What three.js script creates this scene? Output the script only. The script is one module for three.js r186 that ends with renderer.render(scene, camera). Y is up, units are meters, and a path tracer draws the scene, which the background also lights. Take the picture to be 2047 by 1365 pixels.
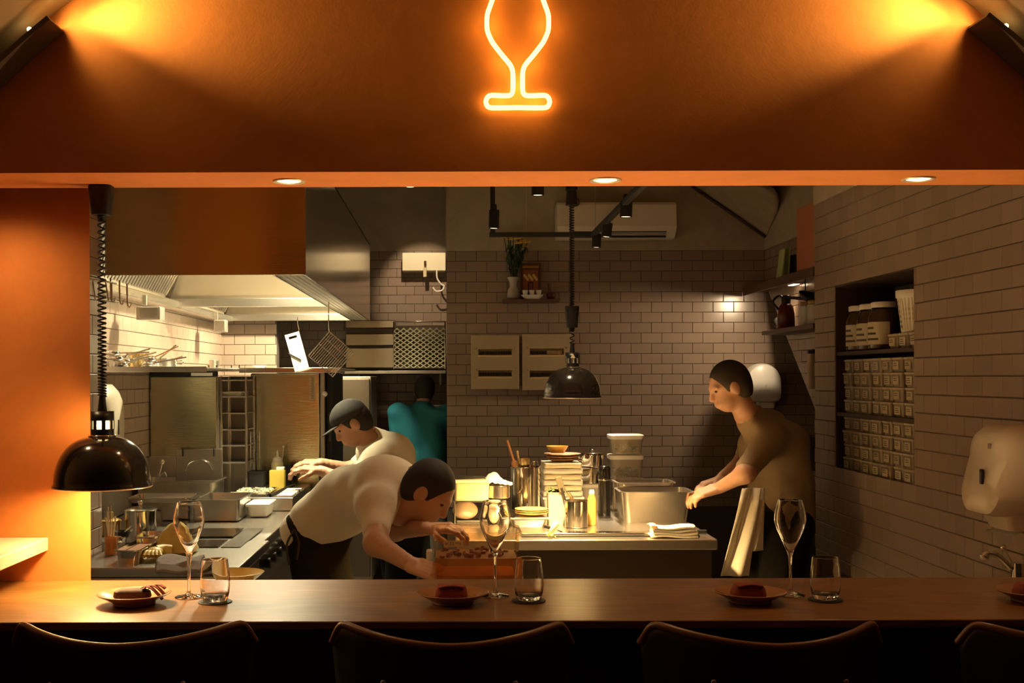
import * as THREE from 'three';
import { RoundedBoxGeometry } from 'three/addons/geometries/RoundedBoxGeometry.js';
import * as BGU from 'three/addons/utils/BufferGeometryUtils.js';
import { RectAreaLightUniformsLib } from 'three/addons/lights/RectAreaLightUniformsLib.js';
import { ImprovedNoise } from 'three/addons/math/ImprovedNoise.js';

// ---------------------------------------------------------------- camera, lights, exposure
const scene = new THREE.Scene();
scene.background = new THREE.Color(0x000000);
const F = 2350, CX = 900, CY = 755, ROLL = 0.0034, EYE = 1.6;      // focal length and principal point in photo pixels, eye height in metres
const camera = new THREE.PerspectiveCamera(2 * Math.atan(682.5 / F) * 180 / Math.PI, 2047 / 1365, 0.05, 60);
camera.position.set(0, EYE, 0);
camera.rotation.z = -ROLL;
camera.setViewOffset(2047, 1365, 1023.5 - CX, 682.5 - CY, 2047, 1365);
camera.updateProjectionMatrix();
const renderer = new THREE.WebGLRenderer({ antialias: true });
renderer.toneMapping = THREE.LinearToneMapping;
renderer.toneMappingExposure = 1.0;
renderer.shadowMap.enabled = true;
RectAreaLightUniformsLib.init();
const WARM = new THREE.Color().setRGB(1, 0.66, 0.30), AMBER = new THREE.Color().setRGB(1, 0.56, 0.13), HEAT = new THREE.Color().setRGB(1, 0.66, 0.27), SOFT = new THREE.Color().setRGB(1, 0.74, 0.45);
const POWER = { heatBar: 1.25, slots: 0.5, heatIsland: 32, hood: 1250, down: 0.4, pier: 1.1, track: 4, rail: 15, shelf: 5.2, cove: 5.5, neon: 0.055, passage: 8, lip: 320 };

// ---------------------------------------------------------------- helpers
const V = (x, y, z) => new THREE.Vector3(x, y, z);
const at = (px, py, z) => {                                     // a place seen at photo pixel (px, py), z metres in front of the camera
  const u = px - CX, v = py - CY, x = u - ROLL * v, y = v + ROLL * u;
  return V(x * z / F, EYE - y * z / F, -z);
};
const mm = (px, z) => px * z / F;
let seedN = 7;
const rnd = () => { seedN = (seedN * 1664525 + 1013904223) >>> 0; return seedN / 4294967296; };
const rr2 = (a, b) => a + (b - a) * rnd();
const noise = new ImprovedNoise();
const lin = (r, g, b) => new THREE.Color().setRGB(r, g, b);
function mat(c, roughness = 0.6, metalness = 0, extra = {}) {
  const k = extra.transmission || extra.clearcoat || extra.sheen || extra.anisotropy || extra.specularIntensity !== undefined ? THREE.MeshPhysicalMaterial : THREE.MeshStandardMaterial;
  return new k({ color: Array.isArray(c) ? lin(...c) : new THREE.Color(c), roughness, metalness, ...extra });
}
function fin(g, keepUV) {
  if (g.index) g = g.toNonIndexed();
  for (const k of Object.keys(g.attributes)) if (!['position', 'normal', 'uv'].includes(k)) g.deleteAttribute(k);
  if (!g.attributes.normal) g.computeVertexNormals();
  if (!keepUV || !g.attributes.uv) {
    const p = g.attributes.position, uv = new Float32Array(p.count * 2), a = V(), b = V(), c = V(), n = V();
    for (let i = 0; i < p.count; i += 3) {
      a.fromBufferAttribute(p, i); b.fromBufferAttribute(p, i + 1); c.fromBufferAttribute(p, i + 2);
      n.crossVectors(b.clone().sub(a), c.clone().sub(a));
      const ax = Math.abs(n.x), ay = Math.abs(n.y), az = Math.abs(n.z);
      [a, b, c].forEach((q, j) => {
        const [u, v] = ay >= ax && ay >= az ? [q.x, q.z] : ax >= az ? [q.z, q.y] : [q.x, q.y];
        uv[(i + j) * 2] = u; uv[(i + j) * 2 + 1] = v;
      });
    }
    g.setAttribute('uv', new THREE.BufferAttribute(uv, 2));
  }
  return g;
}
const used = {};
const numbered = (n) => { used[n] = (used[n] ?? -1) + 1; return used[n] ? n + '_' + String(used[n]).padStart(3, '0') : n; };
function mesh(name, geos, m, parent, keepUV) {
  const list = (Array.isArray(geos) ? geos : [geos]).map((g) => fin(g, keepUV));
  const o = new THREE.Mesh(list.length > 1 ? BGU.mergeGeometries(list) : list[0], m);
  o.name = parent ? name : numbered(name);
  o.castShadow = o.receiveShadow = true;
  (parent || scene).add(o);
  return o;
}
function tag(o, label, category, group, kind) {
  o.userData.label = label; if (category) o.userData.category = category;
  if (group) o.userData.group = group; if (kind) o.userData.kind = kind;
  return o;
}
function thing(name, label, category, pos = V(), group, turn = 0) {
  const o = new THREE.Group(); o.name = numbered(name); o.position.copy(pos); o.rotation.y = turn; scene.add(o);
  return tag(o, label, category, group);
}
function solo(name, label, category, geos, m, pos, group, keepUV) {
  const o = mesh(name, geos, m, null, keepUV); if (pos) o.position.copy(pos);
  return tag(o, label, category, group);
}
function struct(name, geos, m, label) { const o = mesh(name, geos, m); o.userData.kind = 'structure'; o.userData.label = label; return o; }
function copyOf(o, label, pos, turn) {
  const c = o.clone(); c.name = numbered(o.name.replace(/_\d{3}$/, '')); c.userData = { ...o.userData, label }; scene.add(c);
  if (pos) c.position.copy(pos); if (turn !== undefined) c.rotation.y = turn;
  return c;
}
// geometry
const box = (w, h, d, x = 0, y = 0, z = 0) => new THREE.BoxGeometry(w, h, d).translate(x, y, z);
const rbox = (w, h, d, x = 0, y = 0, z = 0, r = 0.004, s = 2) => new RoundedBoxGeometry(w, h, d, s, Math.min(r, w / 2.01, h / 2.01, d / 2.01)).translate(x, y, z);
const span = (x0, x1, y0, y1, z0, z1) => box(Math.abs(x1 - x0), Math.abs(y1 - y0), Math.abs(z1 - z0), (x0 + x1) / 2, (y0 + y1) / 2, -(z0 + z1) / 2);   // z0, z1: metres in front of the camera
const rspan = (x0, x1, y0, y1, z0, z1, r = 0.004) => rbox(Math.abs(x1 - x0), Math.abs(y1 - y0), Math.abs(z1 - z0), (x0 + x1) / 2, (y0 + y1) / 2, -(z0 + z1) / 2, r);
const cyl = (rt, rb, h, x = 0, y = 0, z = 0, s = 24, open = false) => new THREE.CylinderGeometry(rt, rb, h, s, 1, open).translate(x, y, z);
const sph = (r, x = 0, y = 0, z = 0, sx = 1, sy = 1, sz = 1, s = 16) => new THREE.SphereGeometry(r, s, Math.ceil(s * 0.7)).scale(sx, sy, sz).translate(x, y, z);
const lathe = (pts, s = 36) => new THREE.LatheGeometry(pts.map(([r, y]) => new THREE.Vector2(Math.max(r, 1e-5), y)), s);
const tube = (pts, r, seg = 24, rad = 8, closed = false, tension = 0.5) => new THREE.TubeGeometry(new THREE.CatmullRomCurve3(pts, closed, 'catmullrom', tension), seg, r, rad, closed);
function rod(a, b, r, s = 8, r2 = r) {
  const d = b.clone().sub(a), l = d.length(), g = new THREE.CylinderGeometry(r2, r, l, s);
  g.applyQuaternion(new THREE.Quaternion().setFromUnitVectors(V(0, 1, 0), d.normalize()));
  return g.translate((a.x + b.x) / 2, (a.y + b.y) / 2, (a.z + b.z) / 2);
}
function bar(a, b, w, h) {                                      // a flat bar of section w x h between two points
  const d = b.clone().sub(a), l = d.length(), g = new THREE.BoxGeometry(w, h, l);
  g.applyMatrix4(new THREE.Matrix4().lookAt(V(), d, Math.abs(d.y) > 0.9 * l ? V(0, 0, 1) : V(0, 1, 0)));
  return g.translate((a.x + b.x) / 2, (a.y + b.y) / 2, (a.z + b.z) / 2);
}
function rrect(w, d, r, n = 4) {
  const out = []; r = Math.min(r, w / 2 - 1e-4, d / 2 - 1e-4);
  for (const [cx, cz, a0] of [[w / 2 - r, d / 2 - r, 0], [-w / 2 + r, d / 2 - r, 1], [-w / 2 + r, -d / 2 + r, 2], [w / 2 - r, -d / 2 + r, 3]])
    for (let i = 0; i <= n; i++) { const a = (a0 + i / n) * Math.PI / 2; out.push([cx + r * Math.cos(a), cz + r * Math.sin(a)]); }
  return out;
}
function loft(rings, crease = 0.6, capA = true, capB = true) {  // rings: arrays of Vector3 of one length
  const n = rings[0].length, pos = [], idx = [];
  rings.forEach((r) => r.forEach((p) => pos.push(p.x, p.y, p.z)));
  for (let k = 0; k + 1 < rings.length; k++) for (let i = 0; i < n; i++) {
    const a = k * n + i, b = k * n + (i + 1) % n, c = a + n, d = b + n;
    idx.push(a, c, b, b, c, d);
  }
  const cap = (k, flip) => {
    const m = rings[k].reduce((s, p) => s.add(p), V()).multiplyScalar(1 / n), q = pos.length / 3; pos.push(m.x, m.y, m.z);
    for (let i = 0; i < n; i++) { const a = k * n + i, b = k * n + (i + 1) % n; flip ? idx.push(q, b, a) : idx.push(q, a, b); }
  };
  if (capA) cap(0, false); if (capB) cap(rings.length - 1, true);
  let g = new THREE.BufferGeometry(); g.setAttribute('position', new THREE.Float32BufferAttribute(pos, 3)); g.setIndex(idx);
  return BGU.toCreasedNormals(g, crease);
}
const stack = (levels, crease = 0.6, n = 4) => loft(levels.map(([w, d, r, y, ox = 0, oz = 0]) => rrect(w, d, r, n).map(([x, z]) => V(x + ox, y, z + oz))), crease);
// an open steel pan: outside up, over the rim, inside down
const pan = (w, d, h, taper = 0.02, rim = 0.012, r = 0.03) => stack([[w - taper, d - taper, r, 0], [w, d, r, h], [w + rim * 2, d + rim * 2, r + rim, h], [w + rim * 2, d + rim * 2, r + rim, h + 0.003], [w - 0.003, d - 0.003, r, h + 0.003], [w - taper - 0.004, d - taper - 0.004, r, 0.003]], 0.5);
function cloth(w, d, fn, t = 0.004, nu = 24, nv = 16) {         // fn(u, v) gives the upper surface, u and v from 0 to 1
  const pos = [], idx = [], P = [];
  for (let j = 0; j <= nv; j++) for (let i = 0; i <= nu; i++) P.push(fn(i / nu, j / nv, w, d));
  const N = P.map((p, k) => {
    const i = k % (nu + 1), j = (k / (nu + 1)) | 0, g = (a, b) => P[Math.min(nv, Math.max(0, b)) * (nu + 1) + Math.min(nu, Math.max(0, a))];
    return g(i + 1, j).clone().sub(g(i - 1, j)).cross(g(i, j + 1).clone().sub(g(i, j - 1))).normalize().multiplyScalar(t);
  });
  P.forEach((p) => pos.push(p.x, p.y, p.z)); P.forEach((p, k) => pos.push(p.x + N[k].x, p.y + N[k].y, p.z + N[k].z));
  const n = P.length, q = (a, b, c, e) => idx.push(a, b, c, b, e, c);
  for (let j = 0; j < nv; j++) for (let i = 0; i < nu; i++) { const a = j * (nu + 1) + i; q(a, a + 1, a + nu + 1, a + nu + 2); q(n + a + 1, n + a, n + a + nu + 2, n + a + nu + 1); }
  for (let i = 0; i < nu; i++) { q(i + 1, i, n + i + 1, n + i); const a = nv * (nu + 1) + i; q(a, a + 1, n + a, n + a + 1); }
  for (let j = 0; j < nv; j++) { const a = j * (nu + 1), b = a + nu; q(a, a + nu + 1, n + a, n + a + nu + 1); q(b + nu + 1, b, n + b + nu + 1, n + b); }
  const g = new THREE.BufferGeometry(); g.setAttribute('position', new THREE.Float32BufferAttribute(pos, 3)); g.setIndex(idx);
  g.computeVertexNormals();
  return g;
}
function xf(g, pos, rx = 0, ry = 0, rz = 0) { return g.applyMatrix4(new THREE.Matrix4().makeRotationFromEuler(new THREE.Euler(rx, ry, rz))).translate(pos.x, pos.y, pos.z); }
// textures
function dataTex(w, h, fn, srgb = true, repeat = 1) {
  const a = new Uint8Array(w * h * 4);
  for (let y = 0; y < h; y++) for (let x = 0; x < w; x++) { const c = fn(x / w, y / h), i = (y * w + x) * 4; a[i] = c[0]; a[i + 1] = c[1]; a[i + 2] = c[2]; a[i + 3] = 255; }
  const t = new THREE.DataTexture(a, w, h); t.wrapS = t.wrapT = THREE.RepeatWrapping; t.magFilter = THREE.LinearFilter; t.repeat.set(repeat, repeat);
  if (srgb) t.colorSpace = THREE.SRGBColorSpace; t.needsUpdate = true; return t;
}
const loopNoise = (u, v, fu, fv, s) => {                        // noise that repeats at the texture's edges
  const a = u * Math.PI * 2, b = v * Math.PI * 2;
  return noise.noise(Math.cos(a) * fu + s, Math.sin(a) * fu + Math.cos(b) * fv, Math.sin(b) * fv - s);
};
function canvasTex(w, h, draw) { const c = document.createElement('canvas'); c.width = w; c.height = h; const x = c.getContext('2d'); draw(x, w, h); const t = new THREE.CanvasTexture(c); t.colorSpace = THREE.SRGBColorSpace; return t; }
const plasterTex = dataTex(512, 512, (u, v) => { const n = loopNoise(u, v, 0.9, 0.9, 3) * 0.5 + loopNoise(u, v, 3, 3, 9) * 0.3 + loopNoise(u, v, 12, 12, 5) * 0.2, k = 236 + n * 26; return [k, k, k]; }, true, 0.8);
const plasterBump = dataTex(512, 512, (u, v) => { const k = 128 + loopNoise(u, v, 5, 5, 2) * 60 + loopNoise(u, v, 24, 24, 8) * 50; return [k, k, k]; }, false, 1.2);
const woodTex = dataTex(1024, 512, (u, v) => {
  const w = loopNoise(u, v, 0.5, 4, 2) * 0.5, g = Math.sin((v * 26 + w * 5) * Math.PI * 2) * 0.5 + 0.5, f = loopNoise(u, v, 1.2, 60, 7), n = loopNoise(u, v, 1.5, 2, 11);
  const k = 0.86 + 0.10 * g + 0.14 * f + 0.16 * n;
  return [Math.min(255, 198 * k), Math.min(255, 148 * k), Math.min(255, 92 * k)];
}, true, 1);
const brushBump = dataTex(256, 512, (u, v) => { const k = 128 + loopNoise(u, v, 0.8, 90, 4) * 110; return [k, k, k]; }, false, 2);
const clothBump = dataTex(256, 256, (u, v) => { const k = 128 + Math.sin(u * 256 * 0.8) * 40 + Math.sin(v * 256 * 0.8) * 40; return [k, k, k]; }, false, 12);

// materials
const M = {
  clay: mat([0.66, 0.20, 0.035], 0.78, 0, { map: plasterTex, bumpMap: plasterBump, bumpScale: 0.0004 }),
  vault: mat([0.34, 0.22, 0.11], 0.85, 0, { map: plasterTex, bumpMap: plasterBump, bumpScale: 0.0004 }),
  plain: mat([0.50, 0.40, 0.29], 0.8, 0, { map: plasterTex }),
  grout: mat([0.085, 0.062, 0.045], 0.9),
  floor: mat([0.10, 0.085, 0.07], 0.5),
  darkwood: mat([0.045, 0.024, 0.016], 0.45),
  wood: mat([0.45, 0.36, 0.21], 0.42, 0, { map: woodTex, bumpMap: woodTex, bumpScale: 0.0003, clearcoat: 0.28, clearcoatRoughness: 0.2 }),
  steel: mat([0.60, 0.56, 0.50], 0.26, 1, { bumpMap: brushBump, bumpScale: 0.00003 }),
  steelSoft: mat([0.56, 0.52, 0.46], 0.42, 1),
  steelShiny: mat([0.70, 0.67, 0.62], 0.12, 1),
  hoodSteel: mat([0.62, 0.53, 0.41], 0.36, 1, { anisotropy: 1, anisotropyRotation: Math.PI / 2 }),
  brushed: mat([0.62, 0.60, 0.40], 0.16, 1, { bumpMap: brushBump, bumpScale: 0.0005 }),
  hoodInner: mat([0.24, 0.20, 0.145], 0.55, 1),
  dullSteel: mat([0.40, 0.35, 0.28], 0.5, 1),
  chrome: mat([0.8, 0.78, 0.74], 0.07, 1),
  black: mat([0.012, 0.011, 0.010], 0.35), blackMatt: mat([0.009, 0.008, 0.008], 0.6), blackGloss: mat([0.010, 0.009, 0.008], 0.14, 0, { clearcoat: 0.6, clearcoatRoughness: 0.12 }),
  rubber: mat([0.008, 0.007, 0.007], 0.45),
  white: mat([0.80, 0.76, 0.70], 0.35), cream: mat([0.72, 0.62, 0.45], 0.5), paper: mat([0.82, 0.80, 0.76], 0.8),
  glass: mat([1, 1, 1], 0.0, 0, { transmission: 1, thickness: 0.02, ior: 1.45 }),
  clear: mat([0.98, 0.95, 0.9], 0.06, 0, { transmission: 1, thickness: 0, ior: 1.4 }),
  frosty: mat([0.9, 0.87, 0.8], 0.35, 0, { transmission: 0.55, thickness: 0, ior: 1.4 }),
};
const tileMats = [[0.285, 0.212, 0.165], [0.300, 0.222, 0.172], [0.268, 0.200, 0.155], [0.292, 0.216, 0.166]].map((c) => mat(c, 0.22));
// lights are made by their fittings; each fitting's lamp is a glowing mesh with the light just in front of it
function spot(pos, to, color, power, angle, penumbra = 0.6, radius = 1.2) {
  const l = new THREE.SpotLight(color, power, 0, angle, penumbra, 2); l.position.copy(pos); l.target.position.copy(to); l.castShadow = true; l.shadow.radius = radius; l.name = 'spot_light';
  scene.add(l, l.target); return l;
}
function pointL(pos, color, power, radius = 1) { const l = new THREE.PointLight(color, power, 0, 2); l.position.copy(pos); l.castShadow = true; l.shadow.radius = radius; l.name = 'point_light'; scene.add(l); return l; }
function area(pos, to, w, h, color, power) { const l = new THREE.RectAreaLight(color, power, w, h); l.position.copy(pos); l.lookAt(to); l.name = 'area_light'; scene.add(l); return l; }
const glow = (color, k) => new THREE.MeshStandardMaterial({ color: 0x111111, emissive: color, emissiveIntensity: k, roughness: 0.6 });

// ================================================================ the room
const BAR = 1.05, ZP = 3.215, SOF = EYE + 382 * 3.1 / F, ZL0 = 2.874, ZL1 = 3.10, WL = -1.70, WR = 1.96, ZB = 8.72, ZD = 10.2;
struct('floor', span(-3.2, 3.6, -0.1, 0, -4.2, 10.6), M.floor, 'dark stone floor of the cellar restaurant');
struct('wall_front', span(-2.4, 3.2, SOF, 3.5, ZL0, ZL1), M.clay, 'terracotta plaster wall above the kitchen opening, with the soffit below it');
{ // pier at the left end of the opening, its reveal splayed
  const s = new THREE.Shape([[-2.4, ZP], [-0.985, ZP], [-1.46, ZP + 0.34], [-2.4, ZP + 0.34]].map(([x, z]) => new THREE.Vector2(x, z)));
  const g = new THREE.ExtrudeGeometry(s, { depth: 3.5, bevelEnabled: false }).rotateX(-Math.PI / 2);
  g.scale(1, 1, 1);                                              // shape y became -z, extrusion became +y
  struct('wall_pier', g, M.clay, 'orange plaster pier at the end of the bar counter');
}
{ // barrel vault over the dining room
  const cx = 0.163, cy = 1.04, R = 1.84, n = 48, out = [], inn = [];
  for (let i = 0; i <= n; i++) { const a = Math.PI * i / n; inn.push([cx + R * Math.cos(a), cy + R * Math.sin(a)]); out.push([cx + (R + 0.15) * Math.cos(a), cy + (R + 0.15) * Math.sin(a)]); }
  const s = new THREE.Shape([...inn, ...out.reverse()].map(([x, y]) => new THREE.Vector2(x, y)));
  struct('ceiling', new THREE.ExtrudeGeometry(s, { depth: 4.2 + ZL0, bevelEnabled: false }).translate(0, 0, -ZL0), M.vault, 'plastered barrel vault over the dining room');
  struct('wall_side_left', span(cx - R - 0.15, cx - R, 0, cy, -4.2, ZL0), M.clay, 'terracotta side wall of the dining room');
  struct('wall_side_right', span(cx + R, cx + R + 0.15, 0, cy, -4.2, ZL0), M.clay, 'terracotta side wall of the dining room');
  struct('wall_rear', span(-3.2, 3.6, 0, 3.2, -4.35, -4.2), M.clay, 'terracotta end wall of the dining room');
}
struct('ceiling_kitchen', span(-3.2, 3.6, 3.3, 3.45, ZL1, 10.6), M.plain, 'plain painted ceiling over the kitchen');

// tiled walls: every tile that can be told apart is a piece of its own
const TW = 0.1525, TH = 0.0765, tileGeoms = {};
function tileGeom(w, h) {
  const k = w.toFixed(3) + '_' + h.toFixed(3);
  if (!tileGeoms[k]) {
    const a = w / 2, b = h / 2, e = 0.0022, t = 0.006, p = [], q = (...c) => [0, 1, 2, 0, 2, 3].forEach((i) => p.push(...c[i]));
    const A = [[-a, -b, 0], [a, -b, 0], [a, b, 0], [-a, b, 0]], B = [[-a, -b, t - 0.002], [a, -b, t - 0.002], [a, b, t - 0.002], [-a, b, t - 0.002]], C = [[-a + e, -b + e, t], [a - e, -b + e, t], [a - e, b - e, t], [-a + e, b - e, t]];
    for (let i = 0; i < 4; i++) { const j = (i + 1) % 4; q(A[i], A[j], B[j], B[i]); q(B[i], B[j], C[j], C[i]); }
    q(...C);
    const g = new THREE.BufferGeometry(); g.setAttribute('position', new THREE.Float32BufferAttribute(p, 3)); g.computeVertexNormals();
    tileGeoms[k] = fin(g);
  }
  return tileGeoms[k];
}
function tiles(parent, O, U, N, width, height, { shift = 0, keep = () => true, seen = () => true, offset = 0, hole = null } = {}) {   // O: top corner; U along, courses downwards, N out of the wall
  const list = [], up = V(0, 1, 0), q = new THREE.Quaternion().setFromRotationMatrix(new THREE.Matrix4().makeBasis(U, up, N));
  const rows = Math.ceil(height / TH);
  for (let r = 0; r < rows; r++) {
    const v0 = r * TH, v1 = Math.min(height, v0 + TH), start = ((r % 2) * TW / 2 + shift) % TW - TW;
    for (let s = start; s < width; s += TW) {
      const cuts = [], A0 = Math.max(0, s), B0 = Math.min(width, s + TW), vm = (v0 + v1) / 2;
      if (hole && vm > hole[2] && vm < hole[3]) { cuts.push([A0, Math.min(B0, hole[0])], [Math.max(A0, hole[1]), B0]); } else cuts.push([A0, B0]);
      for (const [a, b] of cuts) {
      const w = b - a - 0.003, h = v1 - v0 - 0.003;
      if (w < 0.012 || h < 0.012) continue;
      const c = O.clone().addScaledVector(U, (a + b) / 2).addScaledVector(up, -(v0 + v1) / 2);
      if (!keep(a, b, v0, v1, c)) continue;
      const z = -c.z, px = CX + c.x * F / z, py = CY - (c.y - EYE) * F / z;
      const facing = Math.abs(N.dot(c.clone().sub(camera.position).normalize()));
      list.push({ c, w, h, size: px > -20 && px < 2067 && py > 340 && py < 1160 && seen(px, py) ? facing * w * h / (z * z) : 0 });
      }
    }
  }
  const order = [...list].sort((a, b) => b.size - a.size), rest = [];
  order.forEach((t, i) => {
    const tilt = new THREE.Quaternion().setFromEuler(new THREE.Euler(rr2(-0.0022, 0.0022), rr2(-0.0022, 0.0022), 0));
    if (i < 300 && t.size > 0) {
      const m = new THREE.Mesh(tileGeom(t.w, t.h), tileMats[(rnd() * 4) | 0]); m.name = 'tile'; m.castShadow = m.receiveShadow = true;
      m.position.copy(t.c).addScaledVector(N, offset); m.quaternion.copy(q).multiply(tilt); parent.add(m);
    } else rest.push(tileGeom(t.w, t.h).clone().applyQuaternion(q.clone().multiply(tilt)).translate(t.c.x + N.x * offset, t.c.y + N.y * offset, t.c.z + N.z * offset));
  });
  if (rest.length) { const m = mesh('tiling', rest, tileMats[0], parent); m.userData.kind = 'stuff'; }
}
const XP = -0.026, TOP = 2.539;
const wallBack = struct('wall_back', [span(XP, 3.4, 0, 3.3, ZB, ZB + 0.16), span(0.55, 0.69, 0, 3.3, ZB + 0.16, ZD)], M.grout, 'brown tiled back wall of the kitchen, plain plaster above');
mesh('upper_plaster', span(XP, 3.4, TOP, 3.3, ZB - 0.008, ZB + 0.01), M.plain, wallBack);
tiles(wallBack, V(XP, TOP, -ZB), V(1, 0, 0), V(0, 0, 1), 3.42, 1.9, { shift: 0.07, seen: (x, y) => x > 893 && x < 1632 && y > 500 && y < 975 });
const wallLeft = struct('wall_left', span(WL - 0.15, WL, 0, 3.3, ZP + 0.3, 10.4), M.grout, 'tiled side wall behind the cooking line');
tiles(wallLeft, V(WL, TOP, -ZP - 0.4), V(0, 0, -1), V(1, 0, 0), 6.6, 1.7, { shift: 0.03, seen: (x, y) => x > 205 && x < 440 && y > 600 && y < 745 });
const wallStub = struct('wall_stub', span(WL, -1.41, 0, 3.3, ZP + 0.3, 4.74), M.grout, 'tiled stub wall beside the hood');
tiles(wallStub, V(-1.41, TOP, -ZP - 0.36), V(0, 0, -1), V(1, 0, 0), 1.16, 1.9, { shift: 0.05, seen: (x, y) => x > 160 && x < 212 });
const wallB = struct('wall_back_left', span(WL, -1.285, 0, 3.3, ZB, ZB + 0.12), M.grout, 'pale lit tiled wall at the end of the cooking line');
tiles(wallB, V(WL, TOP, -ZB), V(1, 0, 0), V(0, 0, 1), 0.415, 1.5, { shift: 0.1, seen: (x, y) => y > 630 && y < 745 });
const wallD = struct('wall_passage', span(WL, 0.55, 0, 3.3, ZD, ZD + 0.12), M.grout, 'tiled wall at the end of the passage');
mesh('upper_plaster', span(WL, 0.55, 2.70, 3.3, ZD - 0.008, ZD + 0.01), M.plain, wallD);
tiles(wallD, V(WL, 2.70, -ZD), V(1, 0, 0), V(0, 0, 1), 0.55 - WL, 2.2, { shift: 0.02, seen: (x, y) => x > 700 && x < 893 && y < 860 });
struct('wall_outer', span(3.4, 3.6, 0, 3.3, ZL1, 10.6), M.plain, 'outer wall of the kitchen');
// right wall with the niche
const NI = { z0: 4.955, z1: 5.975, y0: 1.128, y1: 2.055, d: 0.30, top: 2.518 };
const wallRight = struct('wall_right', [span(WR, WR + 0.36, 0, NI.y0, ZL1, 6.31), span(WR, WR + 0.36, NI.y1, 3.3, ZL1, 6.31), span(WR, WR + 0.36, NI.y0, NI.y1, ZL1, NI.z0), span(WR, WR + 0.36, NI.y0, NI.y1, NI.z1, 6.31), span(WR + NI.d, WR + 0.36, NI.y0, NI.y1, NI.z0, NI.z1)], M.grout, 'brown tiled side wall with a recessed niche');
mesh('upper_plaster', span(WR - 0.008, WR + 0.01, NI.top, 3.3, ZL1, 6.31), M.plain, wallRight);
tiles(wallRight, V(WR, NI.top, -6.31), V(0, 0, 1), V(-1, 0, 0), 6.31 - ZL1 - 0.2, 1.9, { shift: 0.01, seen: (x, y) => x > 1625, hole: [6.31 - NI.z1, 6.31 - NI.z0, NI.top - NI.y1, NI.top - NI.y0] });
for (const y of [1.723, 1.418]) { const s = mesh('niche_shelf', span(WR + 0.005, WR + NI.d, y - 0.018, y, NI.z0, NI.z1), M.darkwood, wallRight); s.userData.label = 'dark wooden shelf board'; }
mesh('niche_lining', [span(WR, WR + NI.d, NI.y0 - 0.002, NI.y0 + 0.004, NI.z0, NI.z1), span(WR, WR + NI.d, NI.y1 - 0.004, NI.y1 + 0.002, NI.z0, NI.z1), span(WR, WR + NI.d, NI.y0, NI.y1, NI.z0 - 0.002, NI.z0 + 0.004), span(WR, WR + NI.d, NI.y0, NI.y1, NI.z1 - 0.004, NI.z1 + 0.002)], M.darkwood, wallRight);
{ // bulk of the stairs behind the right wall: its underside slopes up towards the back
  const s = new THREE.Shape([[6.31, 3.3], [ZB, 3.3], [ZB, 2.30], [7.3, 1.22], [7.3, 0], [6.31, 0]].map(([z, y]) => new THREE.Vector2(z, y)));
  const g = new THREE.ExtrudeGeometry(s, { depth: 0.95, bevelEnabled: false }).rotateY(Math.PI / 2).translate(2.34, 0, 0);   // shape x became -z
  const edgeY = (z) => z < 7.3 ? 0 : 2.30 - (ZB - z) * (1.08 / 1.42);
  const w = struct('wall_stairs', g, M.grout, 'tiled flank of the stairs with a sloping underside');
  mesh('upper_plaster', span(2.332, 2.345, TOP, 3.3, 6.31, ZB - 0.01), M.plain, w);
  tiles(w, V(2.34, TOP, -ZB), V(0, 0, 1), V(-1, 0, 0), ZB - 6.31, 1.4, { keep: (a, b, v0, v1, c) => c.y - TH / 2 > edgeY(-c.z + TW / 2) });
  // tiles cut along the sloping edge
  const cut = [];
  for (let r = 0; r < Math.ceil(1.4 / TH); r++) { const v0 = r * TH, v1 = Math.min(1.4, v0 + TH), start = (r % 2) * TW / 2 - TW; for (let s = start; s < ZB - 6.31; s += TW) {
    const a = Math.max(0, s), b = Math.min(ZB - 6.31, s + TW), cz = ZB - (a + b) / 2, cy = TOP - (v0 + v1) / 2;
    if (b - a < 0.015 || cy - TH / 2 > edgeY(cz + TW / 2)) continue;
    let poly = [[ZB - b + 0.0015, TOP - v1 + 0.0015], [ZB - a - 0.0015, TOP - v1 + 0.0015], [ZB - a - 0.0015, TOP - v0 - 0.0015], [ZB - b + 0.0015, TOP - v0 - 0.0015]];
    const inside = ([z, y]) => y - edgeY(z) - 0.004, out = [];
    poly.forEach((p, i) => { const q = poly[(i + 1) % 4], u = inside(p), w = inside(q); if (u >= 0) out.push(p); if ((u < 0) !== (w < 0)) { const t = u / (u - w); out.push([p[0] + (q[0] - p[0]) * t, p[1] + (q[1] - p[1]) * t]); } });
    if (out.length > 2) cut.push(new THREE.ExtrudeGeometry(new THREE.Shape(out.map(([z, y]) => new THREE.Vector2(z, y))), { depth: 0.006, bevelEnabled: false }).rotateY(Math.PI / 2).translate(2.334, 0, 0)); } }
  for (const c of cut) mesh('tile', c, tileMats[1], w);
}
{ // groin of the vault in the far corner
  const A = at(1530, 474, 8.66), B = at(1375, 366, 8.70), C = at(1478, 366, 7.5), rows = [];
  const P = (u, v) => { const l = A.clone().lerp(B, u), r = A.clone().lerp(C, u); r.x += 0.16 * Math.sin(Math.PI * u); r.y += 0.10 * Math.sin(Math.PI * u); const m = l.clone().lerp(r, v); m.y += 0.05 * Math.sin(Math.PI * v) * u; return m; };
  struct('ceiling_groin', cloth(1, 1, (u, v) => P(u * 1.6, v), 0.03, 16, 10), M.plain, 'plastered groin of the vault in the corner');
  mesh('trim', tube([P(0.02, 0), P(0.5, 0), P(1.0, 0), P(1.55, 0)].map((p) => p.add(V(0.005, -0.012, 0.03))), 0.012, 12, 6), M.darkwood).userData = { kind: 'structure', label: 'dark edge strip along the groin' };
  scene.children[scene.children.length - 1].name = 'trim_1';
}

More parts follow.
